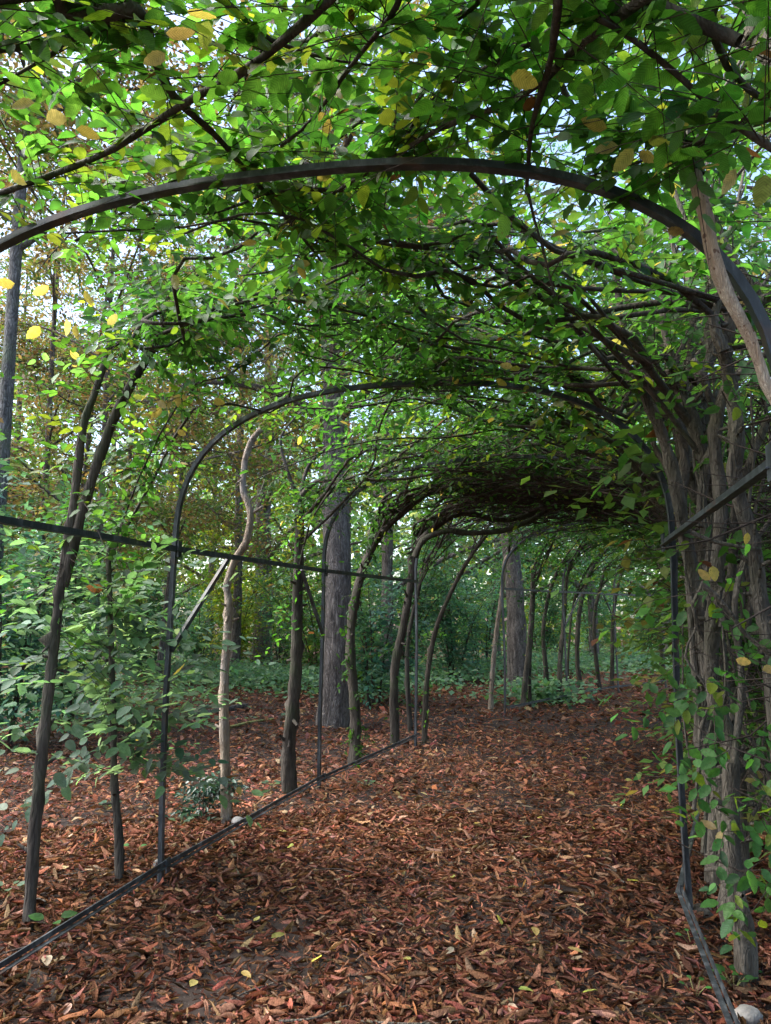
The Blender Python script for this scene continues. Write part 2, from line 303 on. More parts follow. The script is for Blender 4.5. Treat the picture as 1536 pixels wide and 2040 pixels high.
# ---------------------------------------------------------------- ground and sky-high setting
g = np.concatenate([-np.geomspace(8, 300, 26)[::-1], np.linspace(-7.8, 7.8, 105), np.geomspace(8, 300, 26)])
gx, gy = np.meshgrid(g, g + 6); nG = len(g)
ii = np.arange(nG * nG).reshape(nG, nG); Q = np.stack([ii[:-1, :-1], ii[:-1, 1:], ii[1:, 1:], ii[1:, :-1]], -1).reshape(-1, 4)
tag(link('ground', mesh('ground', np.stack([gx, gy, gz(gx, gy)], -1).reshape(-1, 3), Q), 'soil'), 'dark gritty woodland soil under the fallen leaves', None, kind='structure')

# ---------------------------------------------------------------- iron tunnel frame
pergola = thing('arched_pergola', 'dark painted iron arch tunnel frame with rails and braces over the leafy path', 'pergola', (CEN[3][0], CEN[3][1], 0))
PO = np.array(pergola.location)
TSEC = np.array([[-.018, 0], [.018, 0], [.018, .006], [.004, .006], [.004, .032], [-.004, .032], [-.004, .006], [-.018, .006]])
zz = np.concatenate([np.linspace(-.15, 1.95, 9), ]); q = np.linspace(0, 1, 41)[1:-1]
uu = -HALF * np.cos(q * np.pi); prof = np.concatenate([np.stack([np.full(9, -HALF), zz], 1), np.stack([uu, vz(uu)], 1), np.stack([np.full(9, HALF), zz[::-1]], 1)])
for k in range(2, 11):
    if k == 10: continue
    pt = norm(np.gradient(prof, axis=0)); nn = np.stack([-pt[:, 1], pt[:, 0]], 1)           # outward of the arch
    hd = HEAD[k]; T = np.array([math.sin(hd), math.cos(hd), 0]); Nv = np.array([math.cos(hd), -math.sin(hd), 0]); C = np.array([CEN[k][0], CEN[k][1], 0])
    wob = .012 * np.sin(prof[:, 1] * 2.1 + k)
    V = C + (prof[:, 0] * WK[k] + wob)[:, None, None] * Nv + prof[:, 1][:, None, None] * np.array([0, 0, 1.]) + TSEC[:, 0][None, :, None] * T \
        + TSEC[:, 1][None, :, None] * (nn[:, 0][:, None, None] * Nv + nn[:, 1][:, None, None] * np.array([0, 0, 1.]))
    m_, s_ = len(prof), len(TSEC); i = (np.arange(m_ - 1) * s_)[:, None]; j = np.arange(s_)[None]; j2 = (j + 1) % s_
    Q = np.stack([i + j, i + j2, i + s_ + j2, i + s_ + j], -1).reshape(-1, 4)
    link('arch', mesh('arch', V.reshape(-1, 3) - PO, Q, False), 'metal', pergola)
def bar(name, a, b, w, h):
    a, b = np.asarray(a, float), np.asarray(b, float); t = norm(b - a); sd_ = norm(np.cross(t, [0, 0, 1.] if abs(t[2]) < .99 else [*NRM[3], 0.])); up = np.cross(sd_, t); V = []
    for p in (a, b):
        for x, y in ((-1, -1), (1, -1), (1, 1), (-1, 1)): V.append(p + sd_ * x * w / 2 + up * y * h / 2)
    link(name, mesh(name, np.array(V) - PO, [np.array([[0, 1, 5, 4], [1, 2, 6, 5], [2, 3, 7, 6], [3, 0, 4, 7], [3, 2, 1, 0], [4, 5, 6, 7]])], False), 'metal', pergola)
for k in range(2, 9):
    for sgn in (-1, 1):
        if k == 5 and sgn < 0: continue                       # the opening on the left
        A = np.array([*(CEN[k] + sgn * HALF * WK[k] * NRM[k]), 0]); B = np.array([*(CEN[k + 1] + sgn * HALF * WK[k + 1] * NRM[k + 1]), 0])
        t = norm(B - A); i_ = np.array([*(-sgn * NRM[k] * .022), 0])
        up = lambda z: np.array([0, 0, z])
        bar('middle_rail', A + up(2.0) + i_, B + up(2.0) + i_, .012, .036); bar('middle_rail', A + up(1.986) + i_ * 1.6, B + up(1.986) + i_ * 1.6, .02, .005)
        lift = {3: .0, 7: .03}.get(k, 0.)
        bar('ground_rail', A + up(.14 + lift) + i_, B + up(.15) + i_, .008, .024); bar('ground_rail', A + up(.122 + lift) + i_ * 2.0, B + up(.132) + i_ * 1.8, .022, .005)
        if k in (2, 3, 4, 5): bar('bracket', A + up(1.95) + i_ * 1.35, A + up(2.05) + i_ * 1.35, .05, .01); bar('bracket', A + up(.09) + i_ * 1.35, A + up(.17) + i_ * 1.35, .048, .01)
        if k in (3, 7):
            bar('brace', A + up(1.38), A + t * .66 + up(1.985) + i_ * .4, .022, .03); bar('brace', B + up(1.4), B - t * .55 + up(1.985) + i_ * .4, .022, .03)

# ---------------------------------------------------------------- hornbeams trained over the frame
def trace(pts, Y):
    return np.array([at_y(p[0], p[1], p[2] if len(p) > 2 else Y) for p in pts])
def base_y(px, py): return ground(px, py)[1]
def sink(P): P = P.copy(); P[0, 2] = -.12; return P
CANOPY = {}
def hornbeam(label, pts, w0, w1, m='bark', name='hornbeam_tree', knots=6, nstub=14, group='hornbeams along the tunnel', Y=None, flare=.25, wig=0.):
    Y = Y or base_y(*pts[0][:2]); P = trace(pts, Y); P[0, 2] = -.1; P[1:-1] += rng.normal(0, 1, (len(P) - 2, 3)) * [wig, wig, 0]
    root = thing(name, label, 'tree', (P[0, 0], P[0, 1], 0), group)
    R = np.array([w0, (w0 * .55 + w1 * .45), w1]) / 2 / F * Y
    Pd, Rd = limb_obj('trunk', P, R, root, m, seed=len(bpy.data.objects), knots=knots, flare=flare, sides=12)
    if nstub: stubs('twig_stubs', Pd, Rd, root, m, nstub, len(bpy.data.objects))
    return root, Pd, Rd, Y
def add_branch(root, P, r0, r1, m='bark', **k):
    k.setdefault('sides', 7); k.setdefault('seed', len(bpy.data.objects)); return limb_obj('branch', P, np.array([r0, (r0 + r1) / 2, r1]), root, m, **k)
def vault_line(s0, s1, u0, u1, h0, h1, n=8, wig=.2):
    t = np.linspace(0, 1, n); s = s0 + (s1 - s0) * t + np.cumsum(rng.normal(0, wig, n)) * (t > 0); u = u0 + (u1 - u0) * t; h = h0 + (h1 - h0) * t + rng.normal(0, .06, n) * (t > 0)
    return tunnel(s, u, vz(u) + h)
def foliage(root, lines, count, per, size, cols, w, lod='mid', mat_='leaf', L=(.22, .55), up=(0, 0, 1), upj=.35, pick=0, px=16, droop=.25, hang=.25, along=.5, flat=.25, curl=.12, r0=.0022, lift=.1, region=None, clear=True):
    P, T = sample_on(lines, count); D = norm(T * along * rng.choice([-1, 1], (count, 1)) + rng.normal(0, 1, (count, 3)) * [1, 1, .4] + [0, 0, lift])
    if region is not None: k = region(P); P, D = P[k], D[k]
    if not len(P): return
    U = norm(np.array(up, float) + rng.normal(0, upj, (len(P), 3))); pos, Rm, sz, Tw = sprays(P, D, rng.uniform(*L, len(P)), U, per, size, droop, hang, flat)
    # neighbouring leaves of one shoot share a hue
    sh = palette(len(P), cols, w, .2); tint = np.repeat(sh, per, 0) * np.exp(rng.normal(0, .14, (len(pos), 1)))
    od = rng.random(len(pos)); tint[od < .006] = YL; tint[(od > .012) & (od < .017)] = BR
    drop = rng.random(len(pos)) > .1
    if clear:
        s_, u_ = to_su(pos); inside = (np.abs(u_) < 1.42) & (pos[:, 2] < vz(u_) - .03) & (s_ < 9.5); drop &= ~(inside & (rng.random(len(pos)) > .12)); side = (u_ > 1.0) & (u_ < 1.7) & (s_ > .9) & (s_ < 4.6) & (pos[:, 2] < 3.05); drop &= ~(side & (rng.random(len(pos)) > .3))
    cr = crown(root, 'crown', pos[drop], Rm[drop], sz[drop], np.clip(tint[drop], .004, .7), lod, mat_, 1., curl, pick, px); twigs(root, Tw[::4] if mat_ == 'far_leaf' else Tw, r0); return cr
GREEN = ([(.045, .13, .026), (.065, .165, .034), G3, YG, YL], [5, 5, 3, 1.2, .1])
FRESH = ([(.055, .145, .024), (.075, .18, .032), (.04, .11, .022), YG, YL], [5, 5, 3, 1.6, .1])
WARM = ([G1, G2, YG, YL, OR], [4, 4, 3, 1.3, .6])

# left row -------------------------------------------------------
def vl(pts, h=.1): return np.array([on_vault(p[0], p[1], p[2] if len(p) > 2 else h) for p in pts])
# a tree just out of view beside the camera whose boughs cross overhead
r0 = thing('hornbeam_tree', 'hornbeam whose dark crooked bough crosses above the first iron arch', 'tree', (-1.95, 1.5, 0), 'hornbeams along the tunnel')
Pt = np.array([[-1.95, 1.5, -.1], [-1.93, 1.5, .8], [-1.9, 1.52, 1.6], [-1.75, 1.53, 2.3], [-1.3, 1.5, 2.85]])
t0, t0r = limb_obj('trunk', Pt, np.array([.075, .06, .035]), r0, 'bark', seed=3, flare=.3)
b = [add_branch(r0, np.vstack([Pt[-1], vl([(60, -25), (130, 18), (215, 24), (270, 20), (292, 60), (312, 125), (350, 195), (430, 270), (490, 340), (560, 420), (640, 520)], .1)]), .026, .006)]
b += [add_branch(r0, vl([(-60, 400), (0, 385), (100, 350), (220, 300), (370, 205), (480, 145), (560, 85), (680, -20)], .06), .009, .013)]
b += [add_branch(r0, vl([(270, 22), (220, 46), (110, 85), (0, 100), (-60, 110)], .12), .014, .006)]
b += [add_branch(r0, vl([(-30, 185), (100, 110), (150, 70), (230, 40)], .16), .004, .008), add_branch(r0, vl([(430, -10), (500, 45), (540, 80), (640, 115), (740, 130)], .12), .008, .003)]
b += [add_branch(r0, vl([(560, 290), (620, 240), (700, 130), (780, 30), (800, -20)], .1), .005, .009)]
b += [add_branch(r0, vl([(150, 480), (250, 420), (350, 360), (470, 380), (600, 340)], .2), .006, .003)]
b += [add_branch(r0, vault_line(-1.2, -.6, -1.3, .2, .1, .4), .015, .004), add_branch(r0, vault_line(-.8, .4, -1.3, .1, .1, .4), .015, .004)]
crL = foliage(r0, b, 430, 10, .076, *FRESH, lod='hi', pick=330, px=14, up=(.1, -.4, 1), upj=.4, hang=.3, lift=.42, droop=.12)

t1, P1, R1, Y1 = hornbeam('twin stemmed hornbeam forking low, its stems crossing the middle rail', [(58, 1845), (70, 1650), (95, 1400), (112, 1250), (122, 1150)], 25, 19, knots=12)
f1 = trace([(122, 1165), (134, 1090), (150, 980), (166, 850), (192, 775), (216, 700), (222, 684)], Y1); f2 = trace([(124, 1168), (146, 1090), (165, 1012), (200, 905), (226, 835), (262, 765), (300, 700), (327, 648)], Y1)
k1 = 1 / 2 / F * Y1
l1 = [add_branch(t1, f1, 18 * k1, 13 * k1, knots=5, sides=10), add_branch(t1, f2, 20 * k1, 15 * k1, knots=6, sides=10)]
l1 += [add_branch(t1, trace([(220, 694), (260, 672), (330, 652), (460, 606), (560, 585)], Y1 - .1), 8 * k1, 4 * k1), add_branch(t1, trace([(322, 656), (380, 632), (470, 604), (560, 578), (680, 610), (780, 610), (880, 606)], Y1 - .2), 14 * k1, 5 * k1)]
l1 += [add_branch(t1, trace([(310, 725), (380, 700), (440, 655), (520, 600)], Y1 + .2), 7 * k1, 3 * k1), add_branch(t1, trace([(325, 650), (330, 600), (380, 560), (450, 500), (520, 470)], Y1 - .4), 7 * k1, 3 * k1)]
l1 += [add_branch(t1, trace([(520, 775), (600, 750), (700, 715), (760, 690)], Y1 + .8), 5 * k1, 2.5 * k1), add_branch(t1, trace([(215, 860), (260, 900), (340, 905), (400, 900)], Y1 + .1), 3 * k1, 1.5 * k1)]

fr = lambda P, a, b=1.: (P[int(len(P) * a):max(int(len(P) * b), int(len(P) * a) + 3)], None)
low = [fr(P1, .4)]

foliage(t1, l1[2:6], 210, 10, .068, *GREEN, lod='hi', pick=130, px=11, up=(.1, -.4, 1), upj=.4, hang=.3, lift=.35, droop=.15)
foliage(t1, l1[:2] + [fr(P1, .6)], 60, 8, .075, [G1, G2, YG, (.07, .16, .05)], [3, 4, 3, 3], lod='hi', pick=60, px=11, L=(.3, .7), hang=.15, flat=.18, upj=.2)

t2, P2, R2, Y2 = hornbeam('slender hornbeam with broad leafy low sprays beside the twin stemmed tree', [(240, 1755), (236, 1660), (228, 1560), (226, 1450), (222, 1300), (219, 1200), (216, 1085)], 18, 9, knots=5, nstub=20)
PALE = ([(.12, .2, .14), (.1, .185, .12), (.12, .21, .1), (.05, .105, .065)], [4, 4, 2, 2])
foliage(t2, [fr(P2, .36, .92)], 125, 13, .1, *PALE, lod='hi', pick=290, px=11, L=(.5, 1.1), along=.02, hang=.1, flat=.15, upj=.12, droop=.1, lift=.02, up=(-.05, -.28, 1), clear=False)
foliage(t2, [fr(P2, .7)], 30, 9, .075, *PALE, lod='hi', L=(.2, .5), along=.1, hang=.15, flat=.2, upj=.2)

t3, P3, R3, Y3 = hornbeam('bare dead pale crooked trunk stripped of bark beside the dark iron post', [(453, 1632), (447, 1480), (446, 1380), (452, 1270), (455, 1200), (452, 1165), (468, 1115), (490, 1080), (499, 1030), (493, 1000), (484, 975), (489, 910), (503, 875), (520, 855)], 19, 12, 'dead', 'dead_tree', 12, 22, None)
add_branch(t3, trace([(500, 1024), (512, 1016), (524, 1008)], Y3), .02, .008, 'dead'); add_branch(t3, trace([(498, 1022), (515, 990), (527, 955)], Y3), .005, .003, 'dead')

t4, P4, R4, Y4 = hornbeam('upright hornbeam with a swollen mossy foot between the dead trunk and next iron post', [(577, 1582), (574, 1500), (584, 1400), (590, 1300), (592, 1200), (596, 1080), (598, 985)], 27, 16, knots=6)
t5, P5, R5, Y5 = hornbeam('hornbeam with kinked stem leaning into the tunnel past the furrowed forest trunk', [(704, 1525), (708, 1430), (698, 1290), (708, 1190), (732, 1110), (765, 1055), (800, 1015)], 20, 13, knots=5)
t6, P6, R6, Y6 = hornbeam('thick hornbeam whose limb sweeps low across the far arches', [(786, 1483), (786, 1340), (803, 1250), (819, 1160), (828, 1075), (834, 1045)], 18, 15, knots=5)
t6b, P6b, R6b, Y6b = hornbeam('thin wavy hornbeam stem beside the post where the rail ends', [(818, 1455), (811, 1340), (815, 1260), (833, 1180), (842, 1120)], 10, 6, knots=3, nstub=6)
t7, P7, R7, Y7 = hornbeam('leaning slim hornbeam just past the end of the rail', [(845, 1475), (850, 1360), (868, 1255), (908, 1160), (940, 1105), (968, 1068)], 10, 6, knots=3, nstub=8)
k6 = 1 / 2 / F * Y6
m6 = [add_branch(t6, trace([(826, 1110), (845, 1075), (890, 1058), (930, 1062), (1000, 1058), (1060, 1035), (1110, 1005), (1160, 990)], Y6 - .5), 13 * k6, 9 * k6, sides=9),
      add_branch(t6, trace([(832, 1080), (880, 1040), (930, 1022), (985, 1035), (1040, 1030), (1100, 1000), (1180, 985), (1250, 1000), (1310, 1020)], Y6 - .4), 12 * k6, 8 * k6)]
m5 = [add_branch(t5, trace([(790, 1025), (850, 985), (910, 972), (1000, 960), (1080, 940), (1180, 935), (1260, 960)], Y5 - .3), 10 * k6, 5 * k6),
      add_branch(t5, trace([(735, 1105), (742, 1050), (760, 1010), (765, 975), (740, 950), (700, 930)], Y5), 11 * k6, 5 * k6), add_branch(t5, trace([(760, 1060), (830, 1000), (900, 945), (960, 935), (1060, 925)], Y5 - .2), 9 * k6, 5 * k6)]
m4 = [add_branch(t4, trace([(598, 990), (630, 960), (700, 955), (790, 955), (860, 945)], Y4 - .2), 9 * k6, 4 * k6, 'bark_r'), add_branch(t4, trace([(597, 1000), (570, 930), (560, 870), (600, 820)], Y4), 7 * k6, 3 * k6), add_branch(t4, trace([(598, 985), (620, 920), (690, 870), (760, 850)], Y4 - .1), 7 * k6, 3 * k6)]
def over(root, s, n, u0, u1, stem, r=.013, tan=.7, h=(.02, .3), f=(.72, .97)):
    out = []
    for _ in range(n):
        P = vault_line(s + rng.normal(0, .2), s + rng.normal(0, tan), u0 * rng.uniform(.72, .98), u1 + rng.normal(0, .3), rng.uniform(*h) * .3, rng.uniform(*h), 7); a = stem[int(len(stem) * rng.uniform(*f))]
        out.append(add_branch(root, np.vstack([a, (a + P[0]) / 2 + rng.normal(0, .04, 3) + [0, 0, .06], P]), r * rng.uniform(.7, 1.3), .004, n=18, sides=6))
    return out
l1 += over(t1, 1.2, 4, -1.2, .2, l1[1][0], .011, .6, (.2, .4), (.85, .98)); foliage(t1, l1[8:], 190, 10, .068, *GREEN, lod='hi', up=(.1, -.4, 1), upj=.45, hang=.4)
m2 = over(t2, 2.0, 2, -1.3, .3, P2, .007, tan=.6, f=(.9, .99)); foliage(t2, m2, 170, 10, .068, *GREEN, up=(.05, -.35, 1), upj=.45, hang=.4, pick=60, px=11, lod='hi')
m4 += over(t4, 4.2, 6, -1.3, .5, P4); foliage(t4, m4, 300, 10, .068, *GREEN, up=(.05, -.3, 1), upj=.45, hang=.35)
m5 += over(t5, 5.5, 12, -1.3, .9, P5, .016, h=(-.05, .25)); foliage(t5, m5[3:], 260, 9, .075, *GREEN, up=(.05, -.3, 1), upj=.45, hang=.35); foliage(t5, [(P5, R5), m5[1]], 110, 7, .065, [G1, G3], [1, 1], L=(.08, .25), lod='mid')
m6 += over(t6, 6.8, 18, -1.3, 1.0, P6, .018, .9, (-.12, .2)); foliage(t6, m6[2:], 260, 9, .075, *GREEN, up=(0, -.3, 1), upj=.45)
m6b = over(t6b, 7.3, 10, -1.3, .8, P6b, .011, 1.0, (-.1, .2)); foliage(t6b, m6b, 160, 9, .075, *GREEN, up=(0, -.3, 1), upj=.45)
m7 = over(t7, 8.2, 5, -1.2, .9, P7, .013, .9, (-.05, .3)); foliage(t7, m7 + [(P7, R7)], 170, 9, .075, *GREEN, up=(0, -.3, 1), upj=.45)
def mat_of_twigs(root, s0, s1, n, ra, rb, h0, h1, stem):
    t = np.linspace(0, 1, 9)[None]; a = rng.uniform(s0, s1, (n, 1)); u0 = rng.uniform(-.5, 1.25, (n, 1)); u1 = np.clip(u0 + rng.choice([-1, 1], (n, 1)) * rng.uniform(.5, 1.5, (n, 1)), -.95, 1.35); s_ = a + rng.normal(0, .5, (n, 1)) * t + np.cumsum(rng.normal(0, .07, (n, 9)), 1)
    u = u0 + (u1 - u0) * t; P = tunnel(s_, u, 0.); P[..., 2] = vz(u) + rng.uniform(h0, h1, (n, 1)) + np.cumsum(rng.normal(0, .025, (n, 9)), 1); V, Q = tubes(P, rng.uniform(ra, rb, (n, 1)) * np.linspace(1, .35, 9)[None], 5); o = link('twigs', mesh('twigs', V - np.array(root.location), Q), 'twig', root); o['kind'] = 'stuff'
mat_of_twigs(t6, 5.2, 8.6, 150, .006, .016, -.16, .14, P6); mat_of_twigs(t5, 4.6, 7.2, 110, .005, .013, -.12, .16, P5); mat_of_twigs(t6b, 7.0, 10.0, 90, .005, .013, -.12, .16, P6b)
for rr_, a_, b_ in ((t5, 4.6, 6.8), (t6, 5.6, 8.2), (t6b, 7.0, 9.6)):  # leaf layer added above the twig tangle to darken the bays below
    n_ = 26; rf_ = [(vault_line(q_, q_ + rng.normal(0, .3), -1.0, 1.15, .38, .45), None) for q_ in np.linspace(a_, b_, n_)]; foliage(rr_, rf_, 420, 9, .085, *GREEN, lod='lo', upj=.3, flat=.2, hang=.1, lift=.1)
foliage(t4, [fr(P4, .5)], 45, 8, .075, [G1, G2, (.06, .15, .06)], [2, 2, 2], L=(.25, .7), hang=.15, flat=.2, upj=.2)
foliage(t6, [(P6, R6)], 26, 6, .065, [G1, G3], [1, 1], L=(.08, .25))
FAR = [('far hornbeam with pale bark arching up beside the first iron post past the opening', [(976, 1420), (982, 1330), (990, 1250), (1000, 1180), (1006, 1120), (1022, 1095), (1042, 1082)], 12, 9),
       ('pale far hornbeam standing in front of the distant forest trunk', [(1040, 1410), (1048, 1340), (1055, 1270), (1060, 1190), (1060, 1130)], 13, 7), ('dark far hornbeam twin of the pale one in front of the distant forest trunk', [(1056, 1408), (1055, 1330), (1062, 1230), (1066, 1130), (1075, 1090)], 9, 6),
       ('far hornbeam curving like a bow between two slim iron posts', [(1091, 1396), (1087, 1330), (1082, 1260), (1092, 1190), (1110, 1140), (1130, 1105)], 10, 7), ('stout pale far hornbeam hugging the iron post with a brace', [(1114, 1396), (1116, 1320), (1122, 1250), (1128, 1170), (1136, 1120)], 12, 7),
       ('far hornbeam sweeping over in a long arc beyond the brace', [(1162, 1380), (1150, 1320), (1154, 1220), (1172, 1150), (1196, 1105), (1230, 1085), (1270, 1075)], 11, 7), ('far hornbeam leaning back towards the arc, leafy at its foot', [(1197, 1378), (1187, 1310), (1184, 1230), (1196, 1170), (1206, 1130)], 10, 6),
       ('far straight hornbeam tight against a slim iron post', [(1218, 1372), (1220, 1300), (1221, 1230), (1236, 1150), (1260, 1110)], 10, 6), ('last thin hornbeam before the path bends out of sight', [(1322, 1362), (1318, 1300), (1314, 1220), (1320, 1150)], 11, 6), ('very thin far stem between the braced post and the arc', [(1132, 1388), (1132, 1310), (1138, 1230), (1146, 1180)], 6, 3)]
for i, (lb, pts, w0, w1) in enumerate(FAR):
    pale = i in (0, 1, 4); r_, P_, R_, Y_ = hornbeam(lb, pts, w0 * .85, w1 * .85, 'dead' if pale and i == 0 else 'bark_r' if pale else 'bark', knots=3, nstub=6); s_, u_ = to_su(P_[:1]); ov = over(r_, s_[0], 5, -1.25, .7, P_, .015, .6, (0, .35))
    foliage(r_, ov + [(P_[int(len(P_) * .6):], R_)], 150, 9, .08, *GREEN, upj=.45, lod='lo', mat_='far_leaf'); foliage(r_, [(P_, R_)], 20, 6, .075, [G1, G3, (.05, .12, .05)], [1, 1, 1], L=(.1, .35), lod='lo', mat_='far_leaf')

# right row ------------------------------------------------------
q0 = thing('hornbeam_tree', 'hornbeam with a thick gnarled dark limb above the first iron arch, beside a peeled stub', 'tree', (1.35, 1.75, 0), 'hornbeams along the tunnel')
Pt = np.array([[1.35, 1.75, -.1], [1.33, 1.75, .9], [1.3, 1.76, 1.9], [1.22, 1.75, 2.6]]); limb_obj('trunk', np.vstack([Pt, trace([(1536, 90), (1510, 50), (1480, -30)], 1.85)]), np.array([.06, .045, .035]), q0, 'bark_r', seed=5, flare=.3, knots=6)
c = [add_branch(q0, vl([(1310, -20), (1180, 70), (1080, 160), (1000, 210), (880, 255), (770, 320), (640, 400), (560, 450)], .08), .014, .005, 'bark_r'),
     add_branch(q0, vl([(1112, -20), (1110, 30), (1095, 130), (1065, 230), (1055, 290), (1050, 370)], .02), .011, .006), add_branch(q0, trace([(1050, 365), (1060, 420), (1080, 490), (1105, 590)], 2.3), .006, .003),
     add_branch(q0, vl([(1200, -10), (1080, 70), (960, 140), (870, 190), (800, 280), (770, 330)], .16), .008, .004), add_branch(q0, vl([(1190, 35), (1270, 85), (1350, 150), (1440, 230), (1560, 310)], .05), .006, .008),
     add_branch(q0, vl([(1430, 0), (1420, 60), (1460, 150), (1540, 210)], .15), .008, .006), add_branch(q0, vl([(1560, 230), (1400, 280), (1250, 330), (1100, 370)], .1), .005, .002),
     add_branch(q0, vault_line(-.9, -.3, 1.2, -.2, .1, .4), .014, .004), add_branch(q0, vault_line(-.6, .5, 1.2, -.1, .1, .4), .014, .004), add_branch(q0, vault_line(-.2, 1.0, 1.3, .2, .2, .6), .014, .004)]
crR = foliage(q0, c, 400, 10, .076, *FRESH, lod='hi', pick=330, px=14, up=(-.1, -.4, 1), upj=.4, hang=.3, lift=.42, droop=.12)
Yp = 1.93
stub = thing('dead_branch_stub', 'peeled pale sawn branch stub leaning on the first iron arch', 'branch', at_y(1600, 900, Yp))
limb_obj('stub', trace([(1610, 905), (1570, 838), (1530, 778), (1512, 720), (1486, 655), (1455, 600), (1432, 545), (1412, 470), (1396, 400), (1384, 345)], Yp), np.array([.016, .014, .014, .017, .019, .018, .02]), stub, 'peeled', seed=9, knots=5, sides=12)
V, Q = tubes(np.array([trace([(1384, 352), (1378, 347), (1366, 352)], Yp), trace([(1388, 350), (1386, 338), (1390, 330)], Yp)]), np.array([[.02, .016, .008], [.022, .018, .008]]), 6); link('broken_end', mesh('broken_end', V - np.array(stub.location), Q), 'twig', stub)

RT = [('smooth grey brown hornbeam stem close to the ground rail beside a pale stone', [(1492, 1952), (1476, 1830), (1462, 1720), (1456, 1600), (1440, 1480), (1424, 1380), (1418, 1250), (1420, 1120), (1408, 1000), (1398, 900), (1382, 820), (1366, 760), (1340, 720)], 36, 26, 5),
      ('hornbeam stem leaning close behind the smooth grey brown stem', [(1464, 1872), (1448, 1740), (1432, 1620), (1415, 1480), (1412, 1330), (1400, 1180), (1404, 1050), (1385, 930), (1350, 850), (1310, 790), (1280, 745), (1272, 715)], 34, 26, 5),
      ('dusky hornbeam stem third in the tight cluster by the iron post', [(1428, 1765), (1416, 1620), (1404, 1480), (1396, 1340), (1388, 1200), (1382, 1060), (1396, 940), (1402, 800), (1416, 690), (1412, 600), (1408, 520)], 34, 24, 5),
      ('knotty hornbeam stem rising aslant to the gnarled crook above the rail', [(1560, 1560), (1540, 1340), (1524, 1220), (1510, 1080), (1478, 960), (1462, 880), (1450, 780), (1440, 700), (1446, 640), (1480, 610), (1540, 590)], 30, 24, 9),
      ('brown hornbeam stem set behind the cluster, seen between its stems', [(1470, 1600), (1450, 1450), (1436, 1300), (1420, 1150), (1404, 1000), (1380, 900), (1366, 800), (1370, 700)], 22, 16, 4)]
rtree = []
for i, (lb, pts, w0, w1, kn) in enumerate(RT):
    r_, P_, R_, Y_ = hornbeam(lb, pts, w0, w1, 'bark_r', knots=kn * 3, nstub=44, flare=.3, Y={3: 3.1, 4: 4.6}.get(i), wig=.022); rtree.append((r_, P_, R_, Y_))
rr, rp, rR, rY = rtree[1]
d1 = [add_branch(rr, trace([(1292, 712), (1250, 682), (1242, 650), (1228, 560), (1226, 500), (1224, 448)], rY), .022, .018, 'bark'), add_branch(rr, trace([(1250, 684), (1180, 700), (1100, 735), (1020, 745), (900, 750)], rY + .2), .012, .005), add_branch(rr, trace([(1290, 720), (1200, 718), (1080, 750), (980, 752)], rY + .4), .012, .005),
      add_branch(rr, trace([(1226, 455), (1140, 465), (1060, 468), (980, 465)], rY - .2), .01, .005), add_branch(rr, trace([(1226, 462), (1320, 452), (1400, 470)], rY), .008, .004), add_branch(rr, trace([(1230, 470), (1150, 490), (1090, 500)], rY), .008, .004)]
d0 = [add_branch(rtree[0][0], trace([(1380, 760), (1400, 740), (1420, 700), (1410, 640), (1440, 600)], rtree[0][3]), .03, .016, 'bark_r'), add_branch(rtree[0][0], trace([(1366, 770), (1320, 765), (1270, 760), (1262, 735)], rtree[0][3]), .02, .012, 'bark_r'),
      add_branch(rtree[0][0], trace([(1345, 722), (1330, 680), (1318, 640), (1322, 590)], rtree[0][3]), .015, .01, 'bark_r'), add_branch(rtree[0][0], trace([(1420, 1250), (1432, 1180), (1480, 1120), (1500, 1090)], rtree[0][3] - .1), .012, .008, 'bark_r'),
      add_branch(rtree[0][0], trace([(1376, 1060), (1410, 1075), (1450, 1085), (1515, 1095)], 3.0), .01, .007, 'bark_r'), add_branch(rtree[0][0], trace([(1400, 1165), (1440, 1200), (1490, 1270), (1545, 1310)], 2.9), .011, .006, 'bark_r'), add_branch(rtree[0][0], trace([(1436, 1460), (1448, 1400), (1442, 1300), (1430, 1240)], 3.6), .016, .01, 'bark_r')]
X0 = rtree[0][0]; X2 = rtree[2][0]; X3 = rtree[3][0]
for rt_, pts, Y_, ra, rb in ((X0, [(1405, 1260), (1370, 1100), (1345, 960), (1320, 870), (1290, 800), (1268, 740)], 3.7, .034, .024), (X3, [(1425, 1160), (1436, 1010), (1424, 880), (1440, 790), (1470, 745), (1535, 700)], 3.3, .03, .02), (X2, [(1385, 1150), (1358, 1020), (1364, 900), (1348, 820), (1374, 740), (1376, 650)], 3.9, .028, .018),
                             (X3, [(1440, 1250), (1460, 1120), (1470, 1000), (1502, 900), (1532, 830)], 3.4, .02, .016), (X0, [(1395, 1050), (1402, 950), (1424, 860), (1410, 780), (1380, 715)], 3.5, .024, .015), (X2, [(1402, 1500), (1384, 1350), (1374, 1200), (1364, 1080), (1338, 960), (1300, 880)], 4.0, .018, .014), (X3, [(1462, 1520), (1478, 1350), (1464, 1200), (1492, 1100), (1540, 1030)], 3.2, .016, .01)):
    add_branch(rt_, trace(pts, Y_), ra, rb, 'bark_r', sides=9, knots=9, rough=.09)
for k in range(26):
    x = rng.uniform(1375, 1540); y0 = rng.uniform(1000, 1750); n_ = 6; Y_ = rng.uniform(3.2, 4.4); yy_ = np.linspace(y0, y0 - rng.uniform(250, 600), n_); xx_ = x + np.cumsum(rng.normal(-6, 20, n_)); xx_ = np.maximum(xx_, 1360 - (1060 - np.minimum(yy_, 1060)) * .25)
    add_branch((X0, X2, X3)[k % 3], trace(list(zip(xx_, yy_)), Y_), rng.uniform(.006, .013), .004, 'bark_r', sides=6, n=16, rough=.12)
